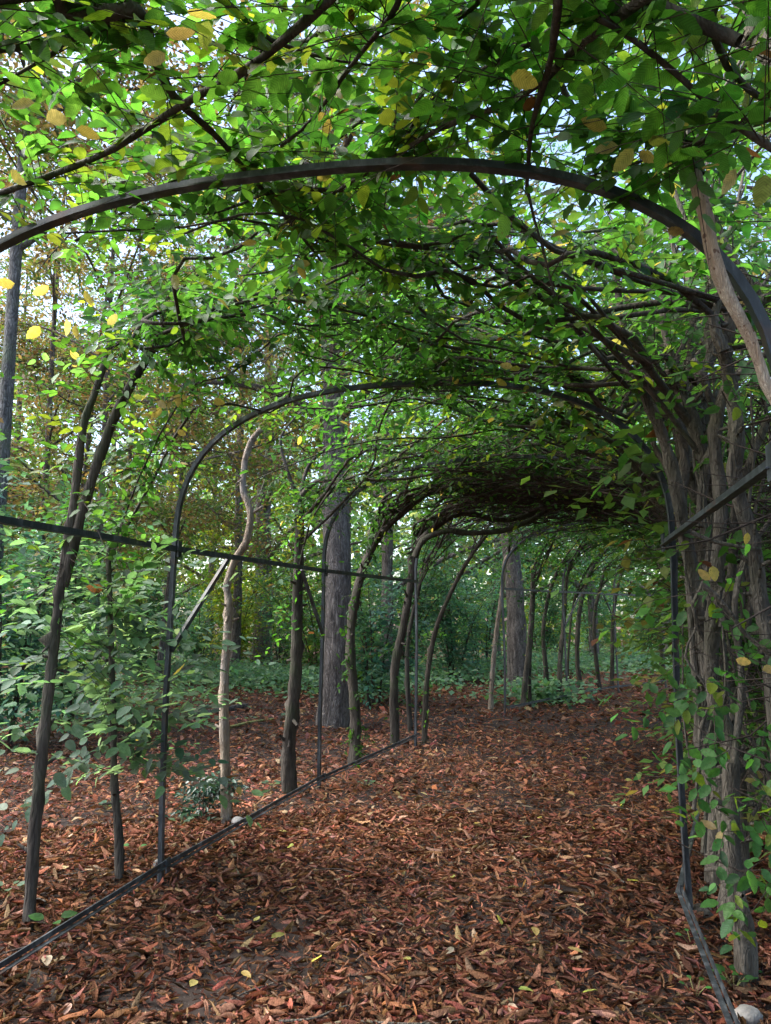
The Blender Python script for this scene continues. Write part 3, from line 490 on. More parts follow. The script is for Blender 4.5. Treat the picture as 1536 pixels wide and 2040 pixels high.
d3 = [add_branch(rtree[3][0], trace([(1440, 690), (1500, 690), (1560, 660)], 3.2), .018, .012, 'bark'), add_branch(rtree[3][0], trace([(1442, 700), (1420, 640), (1440, 590), (1480, 560)], 3.0), .024, .012, 'bark_r')]
d2 = []
for k, (s_, lst, rt) in enumerate(((1.2, d0, rtree[0]), (1.7, d1, rtree[1]), (2.3, d2, rtree[2]), (.8, d3, rtree[3]), (2.9, [], rtree[4]))):
    ov = over(rt[0], s_, 6, 1.3, -.4, rt[1], .014, .6, (.05, .5)); up = []
    for _ in range(4):
        p0 = rt[1][int(len(rt[1]) * rng.uniform(.62, .97))]; up.append(add_branch(rt[0], np.array([p0, p0 + [rng.normal(.1, .2), rng.normal(0, .2), .7], p0 + [rng.normal(.15, .4), rng.normal(0, .4), 1.5]]), .014, .005, 'bark_r', n=10, sides=5))
    lst += ov + up
    foliage(rt[0], lst, 280, 10, .07, *GREEN, lod='hi', pick=90 if k < 4 else 0, px=11, up=(-.1, -.35, 1), upj=.4, hang=.3, lift=.3, droop=.15)
# side twigs and leaves of the dense right hand wall
def wall(root, s0, s1, n, leaves, lod='mid', u0=1.45, z1=2.6, pick=0, px=12, cols=GREEN):
    s = rng.uniform(s0, s1, n); z = rng.uniform(.5, z1, n) ** .9; P = tunnel(s, u0 + np.abs(rng.normal(0, .3, n)) + .08, 0); P[:, 2] = z
    D = norm(rng.normal(0, 1, (n, 3)) * [1, 1, .55] + [.75, -.2, .15]); L = rng.uniform(.2, .75, n); B = norm(rng.normal(0, 1, (n, 3)))
    Tw = np.stack([P, P + D * (L * .5)[:, None] + B * (L * .12)[:, None], P + D * L[:, None]], 1); twigs(root, Tw, rng.uniform(.002, .0065, n), 'twigs', 'twig', 4)
    i = rng.choice(n, leaves); e = Tw[i, 1] + (Tw[i, 2] - Tw[i, 1]) * rng.random((leaves, 1)); pos, Rm, sz, T2 = sprays(e, norm(rng.normal(0, 1, (leaves, 3)) * [1, 1, .5]), rng.uniform(.12, .35, leaves), norm(np.array([-.3, -.5, 1.]) + rng.normal(0, .5, (leaves, 3))), 5, .075, .3, .4, .35)
    s_, u_ = to_su(pos); k = u_ > np.where(s_ > 2.4, 1.6, 1.4); crown(root, 'crown', pos[k], Rm[k], sz[k], palette(int(k.sum()), *cols), lod, 'leaf', 1, .12, pick, px)
wall(rtree[0][0], .2, 1.6, 1300, 50, 'hi', u0=1.72, z1=3.5); wall(rtree[3][0], -.6, 1.0, 1100, 60, 'hi', u0=1.85, z1=3.5); wall(rtree[2][0], 1.5, 3.0, 700, 90, u0=1.72, z1=3.5); wall(rtree[4][0], 2.5, 4.0, 380, 140)
# leafy shoots hanging on the cluster, on the path side
sh = [(1352, 1058, 3.5), (1385, 1070, 3.4), (1375, 1150, 3.3), (1400, 1190, 3.2), (1420, 1170, 3.2), (1350, 1200, 3.4), (1375, 1240, 3.3), (1390, 1320, 3.3), (1370, 1390, 3.3), (1400, 1380, 3.2), (1345, 1395, 3.3), (1390, 1450, 3.2), (1410, 1430, 3.2), (1430, 1400, 3.1), (1375, 1475, 3.2), (1395, 1520, 3.2), (1440, 1500, 3.1), (1400, 1570, 3.1), (1380, 1600, 3.1), (1480, 1560, 3.0), (1500, 1520, 3.0), (1400, 1660, 3.0), (1440, 1650, 3.0), (1490, 1680, 2.9), (1450, 1770, 2.9), (1430, 1740, 2.9), (1510, 1640, 2.9), (1525, 1760, 2.9), (1430, 1335, 3.1), (1470, 1420, 3.1), (1515, 1390, 3.0), (1455, 715, 2.9), (1410, 715, 3.0), (1520, 1480, 3.0), (1480, 1800, 2.9)]
A = np.array([at_y(*p) for p in sh]); A = np.concatenate([A, A[::2] + [.06, .05, .03]]) + [.03, 0, 0]; A = A + rng.normal(0, .045, (len(A), 3)); nA = len(A)
pos, Rm, sz, Tw = sprays(A, norm(rng.normal(0, 1, (nA, 3)) * [1, .7, .4] + [.15, -.3, -.3]), rng.uniform(.12, .26, nA), norm(np.array([-.2, -.8, .9]) + rng.normal(0, .3, (nA, 3))), 6, .072, .3, .35, .3)
crown(rtree[0][0], 'crown', pos, Rm, sz, palette(len(pos), [(.06, .17, .04), (.08, .2, .05), (.05, .13, .045), YG], [4, 3, 3, 1.5]), 'hi', 'leaf', 1, .12, 240, 11); twigs(rtree[0][0], Tw, .0022)
# the rest of the right row, seen past the cluster and holding the far vault
RS = [(3.6, 'brown'), (4.3, 'slim'), (5.0, 'stout'), (5.9, 'pale'), (6.9, 'dark'), (8.0, 'crooked'), (9.3, 'leaning'), (10.6, 'shaded'), (12.2, 'tall'), (14.2, 'dim'), (16, 'last')]
for k, (s_, wd) in enumerate(RS):
    u = 1.62 + rng.uniform(-.05, .15); b0 = tunnel(s_, u, 0.); P = np.array([b0 + [0, 0, -.1], tunnel(s_ + .05, u + .05, .8), tunnel(s_ + rng.normal(0, .08), u - .02, 1.6), tunnel(s_ + rng.normal(0, .12), u - .12, 2.15), tunnel(s_ + rng.normal(0, .2), u - .45, 2.6)])
    rt = thing('hornbeam_tree', '%s hornbeam of the shaded row, %s one past the gnarled stem cluster' % (wd, ['first', 'second', 'third', 'fourth', 'fifth', 'sixth', 'seventh', 'eighth', 'ninth', 'tenth', 'eleventh'][k]), 'tree', b0, 'hornbeams along the tunnel')
    Pd, Rd = limb_obj('trunk', P, np.array([.06, .045, .03]) * rng.uniform(.8, 1.2), rt, 'bark_r', seed=90 + k, knots=8, flare=.2); stubs('twig_stubs', Pd, Rd, rt, 'bark_r', 14, 60 + k)
    dense = 4.3 <= s_ <= 9.5
    ov = over(rt, s_, 12 if dense else 5, 1.35, -.7 if dense else -.4, Pd, .016, .9 if dense else .6, (-.12, .25) if dense else (0, .4)); foliage(rt, ov, 300 if k < 8 else 160, 9, .078, *GREEN, lod='mid' if k < 6 else 'lo', upj=.45, up=(-.05, -.3, 1)); wall(rt, s_ - .6, s_ + .8, 160, 150, 'lo', z1=2.9)

# ---------------------------------------------------------------- the wood around
TEAL = ([(.075, .18, .125), (.105, .22, .155), (.05, .13, .085), (.1, .2, .085)], [4, 4, 2, 2])  # bluish cast of sky reflection and haze is put into the leaf colour
BROWN = ([(.17, .12, .065), (.13, .085, .045), (.07, .12, .035), (.09, .15, .04), (.22, .16, .08)], [3, 3, 3.5, 3.5, 2])
MIXED = ([(.08, .17, .04), (.11, .2, .045), (.055, .14, .035), (.15, .15, .05)], [4, 3, 2, 1.5])
SUN_TINT = ([(.2, .26, .025), (.28, .3, .035), (.12, .22, .025)], [3, 3, 2])  # yellow sunlight on the far glade is put into these leaf colours
def wood_tree(label, px, py, w, H, cols, spread, z0, nl, ns, leaf=.1, per=8, Y=None, lean=(0, 0), name='woodland_tree', m='oak', lod='lo', droop=.25, Lsh=(.35, .9)):
    if Y is None: b0 = ground(px, py); Y = b0[1]
    else: b0 = at_y(px, 1223, Y)
    b0 = np.array([b0[0], b0[1], 0.]); r = w / 2 / F * Y; root = thing(name, label, 'tree', b0, 'trees of the surrounding wood')
    P = np.array([b0 + [0, 0, -.2]] + [b0 + [lean[0] * f + rng.normal(0, r * .25), lean[1] * f + rng.normal(0, r * .25), H * f] for f in (.15, .35, .6, .8, 1)])
    Pd, Rd = limb_obj('trunk', P, np.array([r, r * .86, r * .72, r * .45, r * .15]), root, m, seed=int(px) + 11, flare=.28, sides=16, n=44, rough=.05)
    lines = []
    for k in range(nl):
        f = rng.uniform(z0 / H, .97); i = int(f * 43); p = Pd[i]; a = rng.uniform(0, 6.283) if k > 2 else [-2.2, -1.2, -.2][k]; L = spread * rng.uniform(.6, 1.1) * (1.15 - .6 * f); d = np.array([math.cos(a), math.sin(a), 0])
        q = np.array([p, p + d * L * .35 + [0, 0, L * .2], p + d * L * .7 + rng.normal(0, .15, 3) + [0, 0, L * .28], p + d * L + [0, 0, L * rng.uniform(.05, .45)]]); lp = add_branch(root, q, min(Rd[i] * .55, .09), .012, m, n=12, sides=6); lines.append(lp)
        V = [];
        for j in range(5):
            g_ = rng.integers(4, 12); e = lp[0][g_]; dd = norm(d + rng.normal(0, .8, 3)); V.append([e, e + dd * L * .2 + [0, 0, .05], e + dd * L * rng.uniform(.3, .5)])
        V = np.array(V); lines += [(v, None) for v in V]; CANOPY.setdefault(root.name, []).append(V)
    twigs(root, np.concatenate(CANOPY[root.name]), .014, 'fine_branches', m, 4)
    foliage(root, lines, ns, per, leaf, *cols, lod=lod, mat_='far_leaf', clear=False, L=Lsh, upj=.5, droop=droop, along=.3, r0=.003)
    return root
wood_tree('massive furrowed grey forest trunk rising behind the second pair of posts', 664, 1448, 60, 13, BROWN, 4.2, 4.6, 20, 2600, .11, lean=(-.1, .3))
wood_tree('grey forest trunk with a small nest box and a low forked limb', 518, 1325, 36, 14, MIXED, 5, 3.2, 16, 800, .16)
wood_tree('distant stout trunk seen past the opening in the frame', 1031, 1372, 38, 12, TEAL, 3.6, 3.4, 14, 700, .15)
BT = [('dark slim woodland trunk with rusty leaves behind the twin stemmed hornbeam', 72, 14.5, 15, 13, BROWN, 4.2, 3.5), ('leaning dark woodland trunk with tan leaves beside the rusty one', 125, 16.5, 12, 12, BROWN, 4, 3.2), ('pale bluish woodland trunk half hidden by canopy leaves at the edge of the wood', -12, 9.5, 34, 13, BROWN, 3.8, 4.4),
      ('thin dark trunk behind the slender hornbeam', 214, 19, 14, 11, BROWN, 3.8, 3), ('second thin dark trunk behind the slender hornbeam', 243, 22, 13, 12, MIXED, 4.2, 3), ('slanting thin trunk behind the dark iron post', 318, 18, 11, 10, BROWN, 3.8, 3.0),
      ('sunlit yellow green tree deep in the wood', 420, 27, 16, 10, SUN_TINT, 5.0, 1.6), ('another sunlit yellow green tree deep behind the nest box trunk', 585, 30, 14, 10, SUN_TINT, 5.0, 1.6), ('tall woodland tree with fresh green crown behind the second arch', 770, 17, 26, 13, MIXED, 4.6, 2.6), ('woodland tree with mixed green crown deep behind the hornbeams', 900, 23, 20, 12, TEAL, 5, 2),
      ('tall woodland tree beyond the bend of the tunnel', 1180, 24, 20, 12, TEAL, 5, 2.4), ('woodland tree past the last hornbeam', 1330, 27, 18, 12, MIXED, 5, 2.2), ('woodland tree behind the row of shaded hornbeams', 1480, 12.5, 22, 11, MIXED, 4.2, 2.6), ('broad woodland tree looming over the stem cluster', 1640, 7.5, 30, 10, MIXED, 3.4, 2.6), ('dense green tree standing deep behind the opening of the frame', 990, 26, 18, 11, TEAL, 5.5, 1.8), ('dense green tree deep beyond the second arch', 690, 27, 18, 11, MIXED, 5.5, 2), ('dense green tree deep behind the dead trunk', 330, 28, 16, 11, MIXED, 5.5, 2), ('tan leaved woodland tree above the twin stemmed hornbeam', 190, 12.5, 14, 12, BROWN, 4.2, 3.6), ('tall tree with tan leaves far behind the twin stems', 10, 26, 20, 14, BROWN, 5.5, 3), ('high crowned tan tree above the sunlit glade', 470, 21, 20, 15, BROWN, 5, 6.5)]
for i, (lb, px, Y, w, H, cols, spr, z0) in enumerate(BT): wood_tree(lb, px, 0, w, H, cols, spr, z0, 14, 2300 if cols is BROWN else 1000, .115 if cols is BROWN else .17, Y=Y, lean=((.8 if i in (1, 5) else 0), 0), m='pale_bark' if i == 2 else 'oak')
box = thing('nest_box', 'small grey nest box hung on a woodland trunk', 'nest box', at_y(517, 1140, base_y(518, 1325) - .33))
V = np.array([[x, y, z] for z in (-.16, .14) for y in (-.08, .09) for x in (-.09, .09)]); V[4:, 2] += np.array([0, 0, .05, .05]); Fb = np.array([[0, 2, 3, 1], [4, 5, 7, 6], [0, 1, 5, 4], [2, 6, 7, 3], [0, 4, 6, 2], [1, 3, 7, 5]])
link('body', mesh('body', V, Fb, False), 'stone', box); rv = np.array([[x * 1.25, y * 1.3 - .01, z] for z in (.145, .165) for y in (-.09, .09) for x in (-.09, .09)]); rv[[2, 3, 6, 7], 2] += .05; link('roof', mesh('roof', rv, Fb, False), 'oak', box)
th = np.arange(10) * .6283; link('entrance_hole', mesh('entrance_hole', np.stack([.022 * np.cos(th), np.full(10, -.083), .05 + .022 * np.sin(th)], 1), [np.arange(10)[None]], False), 'twig', box)  # flat dark disc; the shade inside the hole is put into its colour
def shrub(label, px, Y, H, Wd, cols, ns, leaf=.135, lod='lo', nst=7, per=9, name='woodland_shrub', low=.15):
    b0 = at_y(px, 1223, Y); b0[2] = 0; root = thing(name, label, 'shrub', b0, 'shrubs of the understorey'); lines = []
    for k in range(nst):
        a = rng.uniform(0, 6.283); e = b0 + [math.cos(a) * Wd * rng.uniform(.3, 1), math.sin(a) * Wd * rng.uniform(.3, .9), H * rng.uniform(.6, 1)]
        lines.append(add_branch(root, np.array([b0 + [math.cos(a) * .1, math.sin(a) * .1, -.05], b0 * .6 + e * .4 + [0, 0, H * .12], e]), .02, .006, 'twig', n=14, sides=5))
    ln = [(P[int(len(P) * low):], R) for P, R in lines]; foliage(root, ln, ns, per, leaf, *cols, lod=lod, mat_='far_leaf', clear=False, L=(.35, 1.0), upj=.22, along=.1, flat=.2, hang=.2, droop=.15, r0=.003); return root
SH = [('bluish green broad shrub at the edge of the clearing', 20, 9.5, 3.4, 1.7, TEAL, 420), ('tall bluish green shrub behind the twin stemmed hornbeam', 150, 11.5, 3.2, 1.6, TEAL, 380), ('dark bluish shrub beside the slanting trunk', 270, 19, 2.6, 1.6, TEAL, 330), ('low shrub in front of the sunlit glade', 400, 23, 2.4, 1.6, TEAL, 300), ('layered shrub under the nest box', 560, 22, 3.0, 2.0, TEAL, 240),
      ('layered shrub against the massive furrowed trunk', 745, 13.5, 2.6, 1.0, TEAL, 260), ('bluish green shrub filling the gap behind the thick hornbeam', 800, 18, 4.0, 1.7, TEAL, 420), ('large bluish shrub beyond the end of the rail', 905, 19.5, 4.0, 1.7, TEAL, 420), ('dense shrub in the opening of the frame', 960, 22, 4.0, 2.2, TEAL, 380), ('pale layered shrub behind the distant stout trunk', 1075, 27, 4.0, 2.6, TEAL, 360), ('wide shrub behind the far braced posts', 1180, 29, 4.2, 2.4, TEAL, 380), ('far shrub at the bend of the path', 1290, 30, 4.2, 2.4, TEAL, 360), ('yellow green shrub in the sunlit glade', 470, 22, 3.6, 2.4, SUN_TINT, 330), ('leafy shrub behind the stem cluster', 1480, 6.2, 3.2, 1.3, MIXED, 340), ('tall leafy shrub behind the shaded hornbeams', 1420, 9.5, 3.6, 1.5, MIXED, 380), ('thick shrub crowding the hedge side', 1640, 4.6, 3.2, 1.0, MIXED, 300), ('green shrub far behind the twin stems', 60, 17, 4.5, 2.4, MIXED, 380), ('green shrub deep between the slender hornbeam and the post', 270, 20, 4.2, 2.6, MIXED, 380), ('mid green shrub beyond the massive trunk', 640, 19, 3.6, 2.2, MIXED, 360)]
for a in SH: shrub(*a[:6], int(a[6] * 1.5))
# a far-off wall of wood closing every gap between the trunks
nF = 42000; az = rng.uniform(-.75, .75, nF); ds = rng.uniform(32, 46, nF); hz = rng.uniform(0, 1, nF) ** 1.2 * 13; pos = np.stack([np.sin(az) * ds, np.cos(az) * ds, hz + .1], 1)
k = (np.sin(az * 23) + np.sin(az * 41 + 1.3) + rng.normal(0, .5, nF)) * 1.4 + 10 > hz; pos = pos[k]; Rm = leaf_frames(rng.normal(0, 1, (len(pos), 3)), np.array([0, -1.1, .8]) + rng.normal(0, .5, (len(pos), 3)))
o = link('distant_foliage', leaf_mesh('distant_foliage', pos, Rm, rng.uniform(.28, .6, len(pos)), palette(len(pos), MIXED[0] + SUN_TINT[0], MIXED[1] + [1, 1, 1.5]), 'lo', 0, 1.2, .1), 'far_leaf'); tag(o, 'far wall of mixed green woodland foliage closing the view', 'foliage', None, 'stuff')

# ---------------------------------------------------------------- ground cover and plants
def cover(name, label, cx, cy, n, h, leaf, cols):
    """low herbs over pixel-traced patches on the ground"""
    P = []
    for (px, py, rx, ry, k) in zip(*[iter(cx)] * 5):
        c = ground(px, py); P.append(np.stack([c[0] + rng.normal(0, rx, k), c[1] + rng.normal(0, ry, k), rng.uniform(.03, h, k)], 1))
    P = np.concatenate(P); Rm = leaf_frames(rng.normal(0, 1, (len(P), 3)) * [1, 1, .3], np.array([0, -.25, 1.]) + rng.normal(0, .35, (len(P), 3)))
    o = link(name, leaf_mesh(name, P, Rm, rng.uniform(.5, 1.2, len(P)) * leaf, palette(len(P), *cols), 'lo', 0, 1.5, .1), 'far_leaf'); tag(o, label, 'ground cover', None, 'stuff')
HERB = ([(.11, .22, .115), (.15, .26, .14), (.08, .17, .09)], [3, 3, 2])
cover('nettle_patch', 'patch of low green nettles around the forest trunks beyond the dead tree', [520, 1365, 1.1, .9, 2600, 430, 1352, 1.2, 1.2, 2200, 640, 1370, .9, 1.0, 1500, 360, 1325, 2.5, 2.0, 2200, 720, 1385, .6, .7, 900, 780, 1370, .8, 1.2, 1200], 0, 0, .4, .12, HERB)
cover('meadow_herbs', 'pale green low herbs covering the clearing behind the far posts', [1250, 1325, 2.2, 2.0, 4200, 1120, 1335, 1.6, 1.6, 2600, 1180, 1315, 3, 3, 3000, 900, 1350, 1.3, 1.5, 1800, 1060, 1400, .5, .5, 500, 1095, 1398, .35, .3, 350], 0, 0, .4, .13, HERB)
cover('verge_herbs', 'bluish green low herbs in the litter behind the slender hornbeam', [200, 1440, .8, .6, 700, 60, 1400, 1.0, .8, 700, 60, 1340, 2.5, 1.5, 1600, 290, 1400, .8, .7, 800], 0, 0, .26, .09, HERB)
mah = ground(400, 1630); mr = thing('mahonia_bush', 'small dark glossy evergreen bush at the foot of the dead trunk', 'bush', (mah[0], mah[1], 0)); ml = []
for k, (px, py) in enumerate([(355, 1640), (395, 1560), (410, 1545), (440, 1535), (385, 1590), (420, 1580), (450, 1545), (375, 1625)]): ml.append(add_branch(mr, np.array([mah + [rng.normal(0, .05), rng.normal(0, .05), 0], (mah + at_y(px, py + 20, mah[1])) / 2, at_y(px, py, mah[1] + rng.normal(0, .1))]), .006, .004, 'twig', n=8, sides=5))
P, T = sample_on([(p[4:], r) for p, r in ml], 80); a = rng.uniform(0, 6.283, 80); pos, Rm, sz, Tw = sprays(P, np.stack([np.cos(a), np.sin(a), np.full(80, .25)], 1), rng.uniform(.12, .22, 80), np.tile([0, -.4, 1.], (80, 1)), 9, .06, .4, .3, .2); crown(mr, 'crown', pos, Rm, sz, palette(len(pos), [(.012, .04, .025), (.02, .06, .03)], [1, 1]), 'mid', 'gloss_leaf', .9); twigs(mr, Tw, .002)
def herb(label, px, py, n, size, name='seedling', cols=([(.08, .22, .06), (.06, .17, .05)], [1, 1])):
    c = ground(px, py); c[2] = gz(c[0], c[1]); root = thing(name, label, 'plant', c, 'small plants in the litter'); a = np.arange(n) * 2.4 + rng.random(); d = np.stack([np.cos(a), np.sin(a), np.full(n, .7)], 1)
    Tw = np.stack([np.tile(c, (n, 1)), c + d * .025 + [0, 0, .02], c + d * .045 + [0, 0, .03]], 1); V, Q = tubes(Tw, np.full((n, 3), .0015), 4); link('stem', mesh('stem', V - c, Q), 'lichen', root)
    for i in range(n):
        l = d[i] * [1, 1, .25]; R_ = leaf_frames(l[None], np.array([[0, -.3, 1.]]))[0]; o = link('leaf', leaf_mesh('leaf', Tw[i:i + 1, 2], R_[None], np.array([size * rng.uniform(.7, 1.1)]), palette(1, *cols), 'hi', c, 1.4, .1), 'leaf', root)
herb('round leaved green seedling beside the white stone', 1462, 1965, 7, .06); herb('two leaved green seedling just inside the ground rail', 102, 1855, 3, .08); herb('tiny green seedling between ground rail and stem cluster', 1385, 1975, 4, .03); herb('small bright green seedling at the foot of the cluster stems', 1490, 1960, 5, .035)
herb('lone pale green seedling inside the tunnel past the first bay', 730, 1570, 6, .05, cols=PALE); herb('dusty green seedling behind the mossy footed hornbeam', 540, 1570, 6, .06, cols=PALE); herb('green seedling sprouting behind the slender hornbeam', 265, 1705, 2, .05); herb('bluish seedling in the litter beyond the twin stemmed tree', 15, 1785, 5, .06, cols=PALE); herb('pale seedling in the litter behind the slender stem', 215, 1615, 7, .06, cols=PALE); herb('tiny seedling below the ground rail corner', 1378, 1885, 4, .03); herb('seedling in litter before the fallen branch', 500, 1440, 6, .07, cols=PALE); herb('seedling beneath the mahonia side of the post', 360, 1645, 6, .06, cols=PALE)
def stone(label, px, py, rx, ry, rz, m='stone', name='stone'):
    c = ground(px, py); r = np.random.default_rng(abs(int(px))); th = np.linspace(0, 6.283, 13)[:-1]; ph = np.linspace(-1.2, 1.57, 8); V = []
    for p in ph:
        for t in th: V.append([rx * math.cos(p) * math.cos(t) * (1 + .14 * math.sin(2 * t + px) + r.normal(0, .03)), ry * math.cos(p) * math.sin(t) * (1 + .12 * math.cos(3 * t)), rz * math.sin(p) * (1 + r.normal(0, .02)) + rz * .25])
    i = (np.arange(7) * 12)[:, None]; j = np.arange(12)[None]; j2 = (j + 1) % 12; Q = np.stack([i + j, i + j2, i + 12 + j2, i + 12 + j], -1).reshape(-1, 4); o = link(name, mesh(name, V, Q), m, None, (c[0], c[1], 0)); tag(o, label, 'stone', 'stones in the litter')
stone('rounded pale stone at the foot of the braced iron post', 313, 1730, .032, .04, .045); stone('large whitish stone beside the ground rail and stem cluster', 1492, 2030, .05, .045, .04, 'pale_rock'); stone('brownish stone behind the iron post foot', 1400, 1828, .07, .06, .055, 'bark_r'); stone('small pale block behind the ground rail near the dead trunk', 474, 1640, .05, .05, .04); stone('small white pebble in the litter inside the ground rail', 216, 1880, .018, .016, .016)
def fallen(label, a, b, r, m, name='fallen_branch', bend=.03):
    A, B = ground(*a), ground(*b); mid = (A + B) / 2 + [0, bend, .05]; root = np.array([A[0], A[1], 0]); P = np.array([A + [0, 0, r], mid, B + [0, 0, r + .03]]); Pd = smooth_line(P, 20); V, f = limb(Pd, np.linspace(r, r * .6, 20), 8, .12, int(a[0]), knots=3); o = link(name, mesh(name, V - root, f), m, None, root); tag(o, label, 'branch', 'fallen wood on the forest floor')
fallen('grey fallen branch lying in the litter behind the dead trunk', (372, 1432), (492, 1414), .05, 'oak'); fallen('thin yellow green lichen stick lying in the litter behind the dead trunk', (458, 1452), (545, 1440), .022, 'lichen', 'lichen_stick'); fallen('second lichen covered stick lying by the iron post', (290, 1490), (340, 1478), .02, 'lichen', 'lichen_stick'); fallen('long pale log lying at the edge of the clearing', (-40, 1374), (110, 1362), .06, 'stone', 'fallen_log'); fallen('curved brown bough lying against the post foot', (1366, 1560), (1372, 1490), .012, 'twig')

for i in range(26):
    a = rng.uniform(-.42, .42); r = rng.uniform(2.4, 8.5); p = np.array([math.sin(a) * r, math.cos(a) * r, 0]); p[2] = gz(p[0], p[1]) + .045; th = rng.uniform(0, 6.28); L_ = rng.uniform(.12, .4); d = np.array([math.cos(th), math.sin(th), 0]); sdv = np.array([-d[1], d[0], 0])
    Pd = smooth_line(np.array([[0, 0, 0], d * L_ * .35 + sdv * rng.normal(0, .03) + [0, 0, .008], d * L_ * .7 + sdv * rng.normal(0, .03), d * L_ + [0, 0, rng.uniform(0, .02)]]), 12); V, f = limb(Pd, np.linspace(.005, .002, 12) * rng.uniform(.7, 1.3), 6, .1, i); V2, Q2 = tubes(np.array([[Pd[6], Pd[6] + d * .03 + sdv * .025, Pd[6] + d * .07 + sdv * .05]]), np.array([[.003, .002, .0012]]), 6)
    tag(link('fallen_twig', mesh('fallen_twig', np.vstack([V, V2]), [f[0], Q2 + len(V), f[1]]), 'bark_r' if i % 3 else 'twig', None, tuple(p)), 'thin brown forked twig lying loose on the leaf litter', 'twig', 'twigs on the leaf litter')
# ---------------------------------------------------------------- fallen leaves
def curled(rows, cols_, lw, seed):
    r = np.random.default_rng(seed); v = np.linspace(0, 1, rows); wprof = np.sin(np.pi * np.clip(v * .86 + .08, 0, 1)) ** .8 * (.75 + .5 * v) * lw; x = np.linspace(-1, 1, cols_); k1 = r.uniform(1.2, 3.0) * r.choice([-1, 1], p=[.35, .65]); k2 = r.uniform(-1.6, 1.6); tw = r.uniform(-.9, .9); V = []
    for i, t in enumerate(v):
        for u in x:
            a = u * k1; w = wprof[i] / 2; X = w * math.sin(a) / abs(k1) * 1.15; Z = w * (1 - math.cos(a)) / k1 + .13 * k2 * (t - .5) ** 2 * 2 + r.normal(0, .05); c, s = math.cos(tw * (t - .5)), math.sin(tw * (t - .5)); V.append([X * c - Z * s, t - .5 + r.normal(0, .01), X * s + Z * c])
    ii = np.arange(rows * cols_).reshape(rows, cols_); return np.array(V), np.stack([ii[:-1, :-1], ii[:-1, 1:], ii[1:, 1:], ii[1:, :-1]], -1).reshape(-1, 4)
NEAR = [curled(4, 4, w, 20 + i) for i, w in enumerate((.3, .36, .26, .42, .33, .5, .28, .4))]; NEAR2 = [curled(3, 3, w, 70 + i) for i, w in enumerate((.3, .4, .5, .35, .28, .45))]; MIDT = [curled(3, 2, w, 50 + i) for i, w in enumerate((.36, .45, .4, .5))]
for V, Q in NEAR + NEAR2 + MIDT: V[:, 2] -= V[:, 2].min() * .6
LIT = ([(.24, .105, .066), (.285, .142, .092), (.175, .074, .047), (.36, .215, .145), (.09, .042, .029), (.255, .108, .064)], [5, 4, 4, 1.6, 2.5, 4])
def bare(x, y):
    """how thin the litter lies: worn patches of soil along the middle of the path"""
    w = np.sin(x * 2.1 + 1.7 * np.sin(y * .8)) * np.sin(y * 1.35 + .9 * np.sin(x * 1.3) + .6) + .5 * np.sin(x * 5.3 + y * 3.7) * np.sin(y * 4.1 - x * 2.2); s_, u_ = to_su(np.stack([x, y, x * 0], 1)); path = np.exp(-((u_ + .1) / .85) ** 2); return np.clip((w - .22) * 2.2, 0, 1) * path * np.where(np.hypot(x, y) > 5, .4, .68)
def scatter(r0, r1, dens):
    n = int(dens * .6 * (r1 * r1 - r0 * r0)); a = rng.uniform(-.6, .6, n); r = np.sqrt(rng.uniform(r0 * r0, r1 * r1, n)); x, y = np.sin(a) * r, np.cos(a) * r; k = rng.random(n) > bare(x, y); return x[k], y[k]
def random_frames(n, tilt):
    a = rng.uniform(0, 6.283, n); l = np.stack([np.cos(a), np.sin(a), rng.normal(0, tilt, n)], 1); return leaf_frames(l, np.array([0, 0, 1.]) + rng.normal(0, tilt * 1.3, (n, 3)))
def litter(name, label, bands, tpl, pick):
    Vs, Fs, Cs, off, cand = [], [], [], 0, []
    for (r0, r1, dens, s0, s1, lift) in bands:
        x, y = scatter(r0, r1, dens); n = len(x); R_ = random_frames(n, .32); sz = s0 + (s1 - s0) * rng.random(n) ** 2.5; z = gz(x, y) + .006 + rng.random(n) ** 1.5 * lift; c = palette(n, *LIT, jit=.28); c *= (.95 + .3 * np.sin(x * 1.1 + 1.2 * np.sin(y * .9)) * np.sin(y * .8 + .7 * x) + .12 * np.sin(x * 3.7 - y * 2.9))[:, None]; pal = rng.random(n); c[pal < .007] = (.42, .31, .2); ti = rng.integers(0, len(tpl), n); pos = np.stack([x, y, z], 1); px, py, d = project(pos)
        hold = np.zeros(n, bool)
        if pick and r0 < 2.5: top = np.where((py < 2030) & (px > 5) & (px < 1530) & (z > gz(x, y) + lift * .45))[0]; s_ = top[np.argsort(-(sz / d)[top])][:pick]; hold[s_] = True; cand += [(pos[i], R_[i], sz[i], c[i], ti[i]) for i in s_]
        for t, (TV, TF) in enumerate(tpl):
            k = np.where((ti == t) & ~hold)[0]; V = np.einsum('nij,nkj->nki', R_[k], TV[None] * sz[k][:, None, None]) + pos[k][:, None]; Vs.append(V.reshape(-1, 3)); Fs.append((TF[None] + off + (np.arange(len(k)) * len(TV))[:, None, None]).reshape(-1, 4)); Cs.append(np.repeat(c[k], len(TF), 0)); off += len(k) * len(TV)
    o = link(name, mesh(name, np.concatenate(Vs), np.concatenate(Fs), True, np.concatenate(Cs)), 'dead_leaf'); tag(o, label, 'leaf litter', None, 'stuff'); return cand
cand = litter('leaf_litter', 'deep litter of curled rust brown leaves covering the path and tunnel sides', [(1.2, 3.4, 3900, .022, .12, .045)], NEAR, 210)
litter('leaf_litter', 'rust brown leaf litter of the first bays of the tunnel', [(3.4, 6.4, 2450, .024, .11, .045)], NEAR2, 0)
litter('leaf_crumbs', 'fine crumbs and scraps of dead leaf filling the gaps of the litter', [(1.2, 3.0, 1200, .012, .03, .03)], MIDT, 0)
